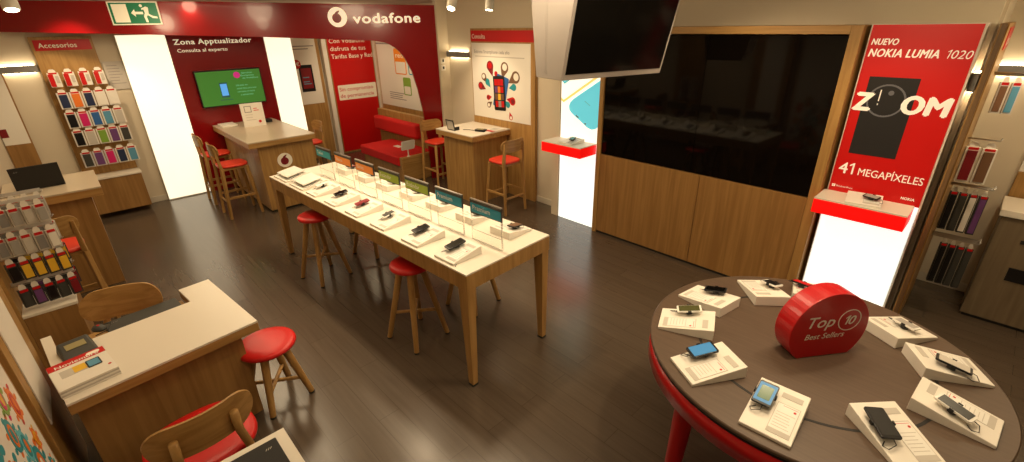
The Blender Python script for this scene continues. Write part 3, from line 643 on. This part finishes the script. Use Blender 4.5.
# ---------------------------------------------------------------- round table
RC = (.368, -2.473)
RT = thing('round_table', 'round dark topped display table with bright red rim and legs', 'table', (RC[0], RC[1], 0))
MB().lathe([(.79, .878), (.798, .882), (.798, .896), (.792, .90)], 'round_top', 96).build('tabletop', RT)
MB().lathe([(.765, .75), (.795, .75), (.795, .862), (.765, .862)], 'red_metal', 96).lathe([(.70, .862), (.79, .8625), (.79, .877), (.70, .8775)], 'black_matt', 72).build('rim', RT)
for k in range(4):
    a = R(62+90*k); c, s_ = math.cos(a), math.sin(a)
    MB().tube((c*.70, s_*.70, .86), (c*.74, s_*.74, 0), .055, .035, 'red_metal', 24).build('leg', RT)
MB().ring(0, 0, .528, .542, .9002, .9012, 'black_matt', None, 72).build('cable_groove', RT)
gr = 'wedge stands on the round table'; gp = 'demo phones on the round table'
rt_ = [(22.6, .607, 'white_gloss', 'screen_olive', 'white phone lying crosswise with olive screen', 'far left of the round table', 10, .068, .135, -.062, .008),
       (-8.8, .590, 'black', 'dark_screen', 'black and silver phone', 'back left of the round table', 22, .066, .125, -.055, .01),
       (-47.6, .570, 'white_gloss', 'black', 'small white framed phone with black screen', 'round table edge nearest the media wall', 25, .066, .115, -.055, -.01),
       (-75.3, .630, 'black', 'red_print', 'black phone with red tip', 'hidden behind the red Top 10 sign', 60, .055, .12, .06, .0),
       (-120.0, .597, 'white_gloss', 'mid_grey', 'silver clamped phone', 'back right of the round table', 100, .066, .115, -.015, -.01),
       (-148.5, .610, 'black', 'print_grey', 'thin phone with pale screen', 'right edge of the round table', -30, .068, .14, -.05, .015),
       (176.1, .588, 'white_gloss', 'black', 'white phone turned face down in a black clamp', 'right front of the round table', -15, .068, .14, -.045, .012),
       (138.4, .575, 'black', 'black_matt', 'black phone with hanging cable', 'front right of the round table, lowest in view', -8, .078, .145, -.052, .028),
       (93.7, .600, 'black', 'screen_blue', 'phone with bright blue and green screen', 'front of the round table before the red sign', 0, .08, .135, -.055, .035),
       (58.6, .592, 'black', 'screen_blue', 'black phone lying crosswise with bright blue screen', 'left front of the round table', -4, .078, .14, -.058, .006)]
for (an, rr, bd, scn, wd, pos, prz, w_, l_, px, py) in rt_:
    a = R(an); loc = (RC[0]+rr*math.cos(a), RC[1]+rr*math.sin(a), .9)
    rz = a+R(90)   # low edge (-y local) points away from the centre
    t, PM = tray('white stand under the %s, %s' % (wd.split(' with ')[0].split(' turned ')[0].split(' lying ')[0], pos), loc, rz, .205, .29, .016, .066, group=gr, px=px, py=py)
    phone('%s, %s' % (wd, pos), loc, rz, PM, w_, l_, bd, scn, prz=prz, lift=.024, group=gp)
tp = thing('top_ten_sign', 'thick red disc sign reading Top 10 Best Sellers on the round table', 'sign')
ang = math.atan2(-2.625+2.334, .202-.408); xd = Vector((math.cos(ang), math.sin(ang), 0))
M_ = frame(Vector((.305, -2.480, .90)), xd)
cr_ = .215; pts = []
for i in range(48):
    t_ = R(-47+ i*(274/47)); pts.append((cr_*1.0*math.cos(t_), .158+cr_*math.sin(t_)*1.0))
pts = [(x, max(.0005, y)) for x, y in pts]
MB().prism(pts, -.115, 0, 'red_metal', M_).build('disc', tp, .004, 2)
text('Top', tp, M_, -.13, .185, .145, .066, 'pale_blue' if 0 else 'white', .02, .25)
one(tp, M_, .068, .187, .052, 'white', .17, .25); text('0', tp, M_, .094, .187, .036, .052, 'white', .03, .25)
MB().ring(.097, .212, .058, .063, .001, .002, 'white', M_).build('circle', tp)
text('Best Sellers', tp, M_, -.13, .115, .22, .034, 'white', .012, .25)

# ---------------------------------------------------------------- right wall module
mw = thing('media_wall', 'oak framed wall unit with big black glass screens above plain oak panels', 'wall unit')
f_ = MB().box(.93, 1.01, -4.895, -4.58, 0, 2.45, 'oak').box(3.275, 3.335, -4.895, -4.58, 0, 2.45, 'oak').box(1.011, 3.274, -4.895, -4.58, 2.385, 2.45, 'oak_x'); f_.build('frame', mw, .002)
for x0, x1 in ((1.013, 2.007), (2.013, 3.273)): MB().box(x0, x1, -4.88, -4.585, .03, 1.035, 'panel_oak').build('lower_panel', mw, .002)
for x0, x1 in ((1.013, 2.126), (2.131, 3.273)): MB().box(x0, x1, -4.88, -4.60, 1.042, 2.375, 'black_glass').build('glass_screen', mw, .002)
MB().box(1.013, 3.273, -4.87, -4.60, 0, .028, 'black_matt').build('plinth', mw)
# red phone light panel
nk = thing('backlit_display', 'tall back-lit panel with red NOKIA LUMIA 1020 ZOOM poster and glowing base', 'light box')
MB().box(.25, .90, -4.895, -4.668, 0, 2.455, 'white').build('housing', nk, .002)
M_ = FR((.89, -4.667, 0))
MB().box(0, .625, .0, 1.12, .001, .004, 'light_cool', M_).build('lit_base', nk)
MB().box(0, .625, 1.121, 2.45, .001, .004, 'lit_red', M_).build('poster', nk)
a_ = MB().box(.07, .385, 1.47, 2.08, .0045, .007, 'lit_dark', M_).ring(.215, 1.905, .112, .124, .0075, .010, 'lit_dark_ring', M_, 48).disc(.235, 1.965, .018, .0075, .009, 'lit_dark_ring', M_, 20).box(.165, .172, 1.90, 1.985, .0075, .009, 'lit_white_letter', M_).box(.165, .172, 1.87, 1.882, .0075, .009, 'lit_white_letter', M_)
a_.build('phone_picture', nk)
L_ = 'lit_white_letter'
text('NUEVO', nk, M_, .02, 2.31, .165, .045, L_, .05, .2, z=.006)
text('NOKIA LUMIA', nk, M_, .02, 2.225, .42, .058, L_, .045, .2, z=.006); one(nk, M_, .478, 2.225, .058, L_, .09, .2, .006); text('020', nk, M_, .507, 2.225, .112, .058, L_, .0, .2, z=.006)
text('Z', nk, M_, .015, 1.825, .115, .135, L_, .085, .1, z=.011); text('O', nk, M_, .325, 1.825, .122, .135, L_, .085, .1, z=.011); text('M', nk, M_, .467, 1.825, .132, .135, L_, .085, .1, z=.011)
text('4', nk, M_, .035, 1.295, .062, .095, L_, .02, z=.006); one(nk, M_, .112, 1.295, .095, L_, .13, 0, .006); text('MEGAPÍXELES', nk, M_, .175, 1.298, .425, .062, L_, .01, z=.006)
text('Windows Phone', nk, M_, .05, 1.17, .12, .016, L_, z=.006); text('NOKIA', nk, M_, .50, 1.165, .085, .022, L_, .04, z=.006)
w4 = MB()
for qx in (0, 1):
    for qy in (0, 1): w4.box(.018+qx*.013, .029+qx*.013, 1.168+qy*.012, 1.178+qy*.012, .0045, .006, L_, M_)
w4.build('window_mark', nk)
def shelf(name, label, x0, x1, y0, y1, z0, z1):
    t = thing(name, label, 'shelf')
    MB().box(x0, x1, y0, y1, z0, z1-.012, 'lit_red_shelf').build('red_box', t, .003)
    MB().box(x0, x1, y0, y1, z1-.0115, z1, 'laminate').build('shelf_top', t, .001)
shelf('display_shelf', 'glowing red box shelf with demo phone on the ZOOM light panel', .29, .915, -4.66, -4.36, 1.0, 1.13)
shelf('display_shelf', 'glowing red box shelf on the light panel left of the media wall', 3.39, 4.02, -4.655, -4.335, 1.0, 1.13)
t, PM = tray('white stand with black phone on the red shelf below 41 MEGAPIXELES', (.60, -4.50, 1.13), R(180+8), .24, .22, .015, .045, px=.045)
phone('black phone on the stand on the red shelf below the ZOOM poster', (.60, -4.50, 1.13), R(188), PM, .062, .11, 'black', 'mid_grey', prz=70, lift=.02)
t, PM = tray('white stand with teal phone on the red shelf left of the media wall', (3.66, -4.50, 1.13), R(180-5), .22, .24, .015, .045, px=.02)
phone('small teal phone on the stand on the left red shelf', (3.66, -4.50, 1.13), R(175), PM, .058, .11, 'dark_grey', 'teal', prz=20, lift=.02)
ph = thing('backlit_display', 'tall back-lit panel with turquoise phone picture left of the media wall', 'light box')
MB().box(3.345, 3.99, -4.895, -4.668, 0, 2.45, 'white').build('housing', ph, .002)
M_ = FR((3.985, -4.667, 0))
MB().box(0, .635, 0, 1.12, .001, .004, 'light_cool', M_).build('lit_base', ph)
MB().box(0, .635, 1.125, 2.44, .001, .003, 'light_print', M_).build('poster', ph)
def clip_poly(pts, x0, x1):
    for side, lim in ((0, x0), (1, x1)):
        out = []
        for i in range(len(pts)):
            a, b = pts[i-1], pts[i]; ia = a[0] >= lim if side == 0 else a[0] <= lim; ib = b[0] >= lim if side == 0 else b[0] <= lim
            if ia != ib: t_ = (lim-a[0])/(b[0]-a[0]); out.append((lim, a[1]+t_*(b[1]-a[1])))
            if ib: out.append(b)
        pts = out
    return pts
def rot(pts, a, cx, cy): c, s_ = math.cos(R(a)), math.sin(R(a)); return [(cx+x*c-y*s_, cy+x*s_+y*c) for x, y in pts]
art = MB()
art.prism([(0, 1.60), (.04, 1.575), (.635, 1.955), (.635, 2.40), (0, 2.40)], .0034, .0044, 'light_print_gold', M_)
art.prism([(0, 1.635), (.04, 1.61), (.635, 1.99), (.635, 2.40), (0, 2.40)], .0045, .0052, 'light_print', M_)
art.prism([(0, 1.84), (.05, 1.80), (.50, 2.09), (.635, 2.20), (.635, 2.40), (0, 2.40)], .0053, .0058, 'light_print_teal', M_)
for q in ((.13, 1.90, 'light_print_red'), (.33, 2.04, 'light_print_gold'), (.05, 1.86, 'light_print_blue'), (.21, 1.97, 'light_print_blue')): art.prism(rot(rrect(.06, .06, .012), 32, q[0], q[1]), .0059, .0065, q[2], M_)
art.prism([(.20, 1.635), (.15, 1.59), (.13, 1.54), (.14, 1.49), (.18, 1.455), (.44, 1.305), (.50, 1.29), (.56, 1.305), (.61, 1.35), (.635, 1.42), (.635, 1.905), (.60, 1.885)], .0053, .0062, 'light_print_blue', M_)
art.prism(rot(rrect(.05, .016, .004), -30, .27, 1.425), .0063, .0068, 'light_print_dark', M_); art.prism(rot(rrect(.022, .022, .006), -30, .40, 1.35), .0063, .0068, 'light_print_dark', M_)
art.prism(rot(rrect(.10, .014, .004), -30, .42, 1.60), .0063, .0068, 'light_print_teal', M_)
art.build('phone_picture', ph)

# ---------------------------------------------------------------- hanging double screen
d_ = Vector((-.27, -.96, 0)).normalized(); P0 = Vector((2.40, -2.80, 2.10)); Wd = 1.0
n_ = Vector((-d_.y*-1, 0, 0))  # placeholder
n_ = Vector((d_.y, -d_.x, 0))   # towards the viewer side (-x)
th = R(14); up = (n_*math.sin(th)+Vector((0, 0, math.cos(th)))).normalized()
hs = thing('hanging_screens', 'white V-shaped housing with a big tilted black screen hanging from the ceiling', 'television')
Lh = (CZ-.0-2.10)/math.cos(th)
b0 = P0; b1 = P0+d_*Wd; f0 = b0+up*Lh; f1 = b1+up*Lh
back = -n_*.37
upb = (-n_*math.sin(R(8))+Vector((0, 0, math.cos(R(8))))); Lb = (CZ-2.10)/math.cos(R(8))
c0 = b0+back; c1 = b1+back; g0 = c0+upb*Lb; g1 = c1+upb*Lb
MB().hexa([b0, b1, c1, c0], [f0, f1, g1, g0], 'bezel').build('housing', hs, .004)
SM = frame(b0, d_, up); 
MB().box(.028, Wd-.022, .045, .66, .001, .006, 'dark_screen', SM).build('screen', hs)
EM = frame(c0, n_)   # end cap seams
sm = MB(); sm.box(.14, .142, .03, .74, .0005, .0012, 'mid_grey', EM).box(.16, .1615, .03, .74, .0005, .0012, 'mid_grey', EM).disc(.125, .05, .006, .0005, .003, 'mid_grey', EM, 10).disc(.165, .05, .006, .0005, .003, 'mid_grey', EM, 10); sm.build('door_seams', hs)

# ---------------------------------------------------------------- alcove at the right
ra = thing('accessory_board', 'dark edged oak accessory board with red header standing at the alcove corner', 'display board', (0, 0, 0), 0, 'accessory boards')
MB().box(.15, .195, -5.70, -4.70, 0, 2.45, 'oak').build('back_board', ra, .003)
MB().box(.158, .185, -4.698, -4.660, 0, 2.45, 'oak_dark').build('edge_strip', ra, .002)
MB().box(.145, .1495, -5.60, -5.0, 2.27, 2.42, 'red_print').build('header_sign', ra)
text('Accesorios', ra, FB((.145, -5.05, 2.30)), 0, 0, .4, .07, 'cream', .01)
NMC = {'brown': 'brown', 'pale_blue': 'pale blue', 'magenta': 'pink', 'dark_red': 'dark red', 'black': 'black', 'dark_grey': 'dark grey', 'white': 'white', 'purple': 'purple'}
rws = [(2.06, -5.30, .055, .26, [.075, .01], ['brown', 'pale_blue']), (1.58, -5.16, .085, .31, [.105, .01], ['dark_red', 'brown']),
       (1.20, -5.18, .05, .36, [.115, .055, -.005, -.065], ['black', 'dark_grey', 'white', 'purple']), (.74, -5.20, .045, .40, [.055, .0, -.055, -.11], ['black', 'black', 'dark_grey', 'dark_grey'])]
for r_, (zz, yy, w_, h_, xs, cc) in enumerate(rws):
    for c, (x, mt_) in enumerate(zip(xs, cc)):
        pack(x, yy, zz, w_, h_, 'white' if r_ == 1 else ('clear_plastic' if r_ == 0 else 'dark_grey'), mt_, '%s hanging pack, %s from the left in the %s row at the alcove board' % (NMC[mt_], names[c], ['top', 'second', 'third', 'lowest'][r_]), rz=R(-78), group='packs on the alcove board', d=.04)
    for q in (-.06, .0, .06, .12):
        MB().path([(.15, yy+q-.02, zz+.03+q*.15), (xs[-1]-.04, yy+q-.02, zz+.03+q*.15), (xs[-1]-.05, yy+q-.02, zz+.05+q*.15)], .004, 'metal', 6).build('hook', ra)
ct2 = thing('service_counter', 'grey oak counter with black square recess at the right edge', 'counter')
MB().box(-1.5, -.22, -5.85, -5.41, .03, .975, 'grey_oak').build('body', ct2, .003)
MB().box(-1.5, -.235, -5.84, -5.43, 0, .03, 'black_matt').build('plinth', ct2)
MB().box(-1.5, -.20, -5.86, -5.39, .976, 1.03, 'laminate').build('countertop', ct2, .003)
MB().box(-.56, -.39, -5.409, -5.402, .43, .55, 'black').build('recess_panel', ct2)
MB().box(-.45, -.385, -5.409, -5.402, .77, .80, 'black_matt').build('slot', ct2)
wb = tag(MB().box(-1.4, -.22, -5.945, -5.90, 0, 1.25, 'oak').box(-1.4, -.22, -5.93, -5.90, 1.25, 2.45, 'white').build('wall_board', None, .003), 'oak board with white upper part on the wall behind the grey counter', 'wall board')
gl = thing('wall_light', 'grey end of a light bar poking out between the ZOOM panel and the alcove board', 'wall light', (0, 0, 0), 0, 'linear wall lights')
MB().box(.205, .245, -4.895, -4.74, 2.0, 2.13, 'grey').build('housing', gl, .003)
for z in (1.996, 2.132): MB().box(.208, .242, -4.89, -4.76, z, z+.002, 'wall_glow').build('diffuser', gl)

# ---------------------------------------------------------------- laptop counter on the left wall
lc = thing('laptop_counter', 'high oak counter with pale top and black laptop by the left wall', 'table')
MB().box(6.08, 6.92, -.06, .665, 1.065, 1.08, 'laminate_grey').build('worktop', lc, .002)
MB().box(6.08, 6.92, -.06, .665, .99, 1.064, 'oak_y').build('edge_slab', lc, .003)
MB().box(6.15, 6.85, .04, .66, 0, .989, 'panel_oak').build('base', lc, .003)
def laptop(label, loc, rz, open_deg, logo=True, w_=.33):
    t = thing('laptop', label, 'laptop', loc, rz)
    MB().box(0, .23, -w_/2, w_/2, 0, .016, 'black_matt').build('keyboard_base', t, .003)
    a = R(open_deg); MM = Matrix.Translation((0, 0, .018)) @ Matrix.Rotation(-a, 4, 'Y')
    MB().box(0, .225, -w_/2, w_/2, 0, .012, 'black_matt', MM).build('lid', t, .003)
    text('laptop' if 0 else 'III', t, MM @ frame((.0, 0, .012), (0, -1, 0), (1, 0, 0)), -w_/2+.03, .18, .035, .012, 'grey', z=.0006, shear=.3, name='lid_mark')
    return t
laptop('black laptop standing open on the high counter by the left wall', (6.44, .37, 1.0805), R(4), 100, w_=.36)
# ---------------------------------------------------------------- left accessory rack
lr = acc_board((4.56, .655, 0), R(90), 'oak accessory board with dense rows of packs on the left wall', header=False)
L_rows = [(1.40, .16, ['white', 'grey', 'mid_grey', 'print_grey', 'mid_grey']), (1.20, .17, ['grey', 'mid_grey', 'print_grey', 'grey', 'white']), (1.01, .17, ['black', 'yellow', 'yellow', 'yellow', 'yellow']), (.80, .17, ['dark_grey', 'purple', 'black', 'dark_grey', 'dark_red'])]
cn = {'white': 'white', 'grey': 'grey', 'mid_grey': 'pale grey', 'print_grey': 'light grey', 'black': 'black', 'yellow': 'black and yellow', 'dark_grey': 'charcoal', 'purple': 'purple', 'dark_red': 'dark red'}
for r_, (zz, h_, cc) in enumerate(L_rows):
    for c, mt_ in enumerate(cc):
        y = .600-c*.068
        for k in range(2):
            pack(4.66+k*.22, y, zz, .062, h_, 'print_grey' if r_ < 2 else 'dark_grey', mt_, '%s pack, %s from left, %s row, left wall rack, %s' % (cn[mt_], names[c], ['top', 'second', 'third', 'lowest'][r_], 'near' if k == 0 else 'behind'), rz=R(14), group='packs on the left wall rack', d=.035)
    for xx in (4.66, 4.88):   # rods run along the packs, out from the board
        MB().path([(0, -(xx-4.56), zz), (-.36, -(xx-4.56), zz), (-.37, -(xx-4.56), zz+.015)], .003, 'metal', 6).build('hook', lr)
        MB().box(-.36, -.01, -(xx-4.56)-.012, -(xx-4.56)-.010, zz+.004, zz+.03, 'clear_plastic').build('price_strip', lr)

# ---------------------------------------------------------------- white cut-out desk
dk = thing('service_desk', 'white topped oak desk with a cut-out on its far side at the lower left', 'desk', (2.89, .425, 0), R(6))
outl = [(0, 0), (0, -.95), (.86, -.95), (.86, -.75), (.61, -.75), (.61, -.05), (.86, -.05), (.86, 0)]
MB().prism(outl[::-1], .748, .762, 'laminate').build('worktop', dk, .0015)
MB().prism(outl[::-1], .690, .747, 'oak_y').build('edge_slab', dk, .002)
MB().box(.10, .13, -.86, -.02, 0, .689, 'panel_oak').build('front_panel', dk, .002)
MB().box(.131, .55, -.86, -.83, 0, .689, 'panel_oak').build('side_panel', dk, .002)
MB().box(.131, .55, -.05, -.02, 0, .689, 'panel_oak').build('side_panel', dk, .002)
MB().box(.56, .84, -.745, -.055, .66, .684, 'oak_y').build('low_shelf', dk, .002)
t = thing('laptop', 'closed black laptop lying low in the cut-out of the white desk', 'laptop', (2.89, .425, .6845), R(6))
MB().box(.62, .855, -.715, -.30, 0, .016, 'black_matt').build('keyboard_base', t, .003)
MB().box(.62, .855, -.715, -.30, .0165, .032, 'dark_grey').build('lid', t, .004)
text('III', t, frame((.82, -.32, .0322), (0, -1, 0), (1, 0, 0)), .02, -.01, .03, .012, 'grey', z=.0006, shear=.3, name='lid_mark')
pt = thing('desk_terminal', 'dark grey payment terminal with amber display at the left of the white desk', 'terminal', (3.39, .345, .7625), R(10)); pt.scale = (.85, .85, .8)
b = MB().hexa([(-.08, -.10, 0), (.12, -.10, 0), (.12, .10, 0), (-.08, .10, 0)], [(-.08, -.09, .03), (.11, -.085, .075), (.11, .085, .075), (-.08, .09, .03)], 'dark_grey'); b.build('body', pt, .012)
MM = Matrix.Translation((.03, 0, .058)) @ Matrix.Rotation(-math.atan2(.045, .19), 4, 'Y')
MB().box(-.03, .03, -.055, .055, 0, .003, 'lcd', MM).build('display', pt)
kp = thing('mouse', 'small dark mouse with red dot between the terminal and the laptop', 'mouse', (3.60, .235, .7625), R(40))
MB().lathe([(.02, 0), (.045, .004), (.045, .015), (.03, .03), (.003, .034)], 'dark_grey', 24, sx=1, sy=.7).build('body', kp); MB().disc(.0, .0, .008, .034, .036, 'red_print').build('button', kp)
bk = thing('catalogue_stack', 'stack of white catalogues with red Noviembre cover band on the white desk', 'catalogues', (3.12, .345, .7625), R(9))
b = MB()
for i in range(5): b.box(-.155+i*.002, .155-i*.001, -.135, .115+(i % 2)*.002, i*.009, i*.009+.0085, 'white' if i % 2 == 0 else 'print_grey')
b.build('pages', bk)
M_ = frame((-.15, .115, .0445), (0, -1, 0), (1, 0, 0))
b = MB().box(0, .25, .235, .303, .0002, .001, 'red_print', M_).prism(rrect(.06, .03, .012, 4, .20, .275), .0011, .0014, 'cream', M_).box(.035, .145, .12, .20, .0002, .001, 'print_grey', M_).box(.09, .145, .13, .20, .0011, .0014, 'yellow', M_).prism(rrect(.062, .085, .006, 3, .178, .158), .0011, .003, 'black', M_).box(.153, .203, .124, .192, .0031, .0036, 'pale_blue', M_).disc(.23, .075, .008, .0002, .001, 'red_print', M_, 12)
b.build('cover', bk); text('Noviembre', bk, M_, .03, .243, .19, .032, 'white', .03, z=.0015)
tag(MB().path([(3.66, .22, .768), (3.62, .17, .775), (3.55, .20, .768), (3.53, .26, .768)], .003, 'black').build('cable'), 'thin dark cable beside the mouse on the white desk', 'cable')
# boards on the left wall beside the desk
pb2 = thing('poster_board', 'narrow oak board with white poster beside the white desk', 'poster board')
MB().box(2.92, 3.58, .53, .675, 0, 2.45, 'oak').build('board', pb2, .003)
MB().box(3.03, 3.40, .524, .529, .60, 2.40, 'white').build('poster', pb2)
pb3 = thing('poster_board', 'board with orange and teal circle pattern poster at the lower left corner', 'poster board')
MB().box(1.5, 2.80, .53, .675, 0, 2.45, 'oak').build('board', pb3, .003)
M_ = frame((1.55, .53, 0), (1, 0, 0)); MB().box(0, 1.21, .2, 2.38, .001, .004, 'white', M_).build('poster', pb3)
a_ = MB()
for (x, y, r, c1, c2, c3) in ((.98, .72, .10, 'teal', 'orange', 'white'), (1.12, .60, .05, 'teal', 'orange', 'teal'), (.92, .90, .07, 'sky_blue', 'teal', 'orange'), (1.08, 1.02, .07, 'orange', 'red_print', 'orange'), (.95, 1.14, .07, 'green', 'magenta', 'yellow'),
                      (.80, .80, .08, 'teal', 'sky_blue', 'white'), (.84, 1.02, .07, 'teal', 'orange', 'teal'), (1.10, .80, .05, 'orange', 'yellow', 'orange'), (.66, .9, .1, 'orange', 'teal', 'white'), (.6, 1.2, .1, 'teal', 'orange', 'white'), (.75, .5, .1, 'orange', 'yellow', 'teal'), (.4, 1., .12, 'sky_blue', 'orange', 'white'), (1.0, .4, .09, 'teal', 'yellow', 'orange')):
    a_.disc(x, y, r*.7, .0045, .0055, c1, M_, 24, ry=r*1.2); a_.disc(x, y, r*.45, .0056, .0064, c2, M_, 20, ry=r*.85); a_.disc(x, y, r*.24, .0065, .007, c3, M_, 16, ry=r*.55)
    for k in range(7):
        t_ = R(51*k); a_.disc(x+r*.95*math.cos(t_), y+r*1.3*math.sin(t_), r*.22, .0045, .005, c2 if k % 2 else c1, M_, 12)
a_.build('circle_pattern', pb3)
# nearest desk at the bottom edge
d0 = thing('near_desk', 'corner of a white edged desk with black laptop at the bottom edge of the view', 'desk')
MB().box(1.15, 1.955, -.32, .50, .748, .762, 'laminate').build('worktop', d0, .0015)
MB().box(1.15, 1.955, -.32, .50, .69, .747, 'oak_y').build('edge_slab', d0, .003)
MB().bar((1.90, -.28, .689), (1.93, -.30, 0), (.03, .03), (.02, .02), 'oak').build('leg', d0, .004)
MB().bar((1.20, -.28, .689), (1.17, -.30, 0), (.03, .03), (.02, .02), 'oak').build('leg', d0, .004)
MB().box(1.2, 1.88, .44, .48, 0, .689, 'panel_oak').build('side_panel', d0, .002)
t = thing('laptop', 'closed black laptop with small grey mark lying on the nearest desk corner', 'laptop', (1.90, .0, .7625), R(180))
MB().box(0, .26, -.12, .27, 0, .022, 'black_matt').build('body', t, .004)
text('III', t, frame((0, 0, .0225), (0, -1, 0), (1, 0, 0)), -.24, .045, .03, .012, 'print_grey', z=.0005, shear=.3, name='lid_mark')

# ---------------------------------------------------------------- ceiling spotlights in view
def spotlight(loc, label, rz=0, tilt=25):
    t = thing('ceiling_spotlight', label, 'spotlight', loc, rz, 'ceiling spotlights')
    MB().tube((0, 0, CZ-loc[2]), (0, 0, .05), .012, .012, 'white').build('stem', t)
    MM = Matrix.Rotation(R(tilt), 4, 'Y')
    MB().lathe([(.045, -.09), (.05, -.085), (.05, .06), (.035, .07)], 'white', 24, M=MM).build('head', t)
    MB().disc(0, 0, .038, -.0925, -.0905, 'lamp_face', MM).build('lamp', t)
spotlight((4.55, -3.45, 2.74), 'white ceiling spotlight left of the Consulta poster, tilted', R(-60), 35)
spotlight((4.42, -3.88, 2.74), 'white ceiling spotlight above the Consulta poster', R(-80), 10)
spotlight((5.3, .05, 2.74), 'bright ceiling spotlight at the top left corner', 0, 20)
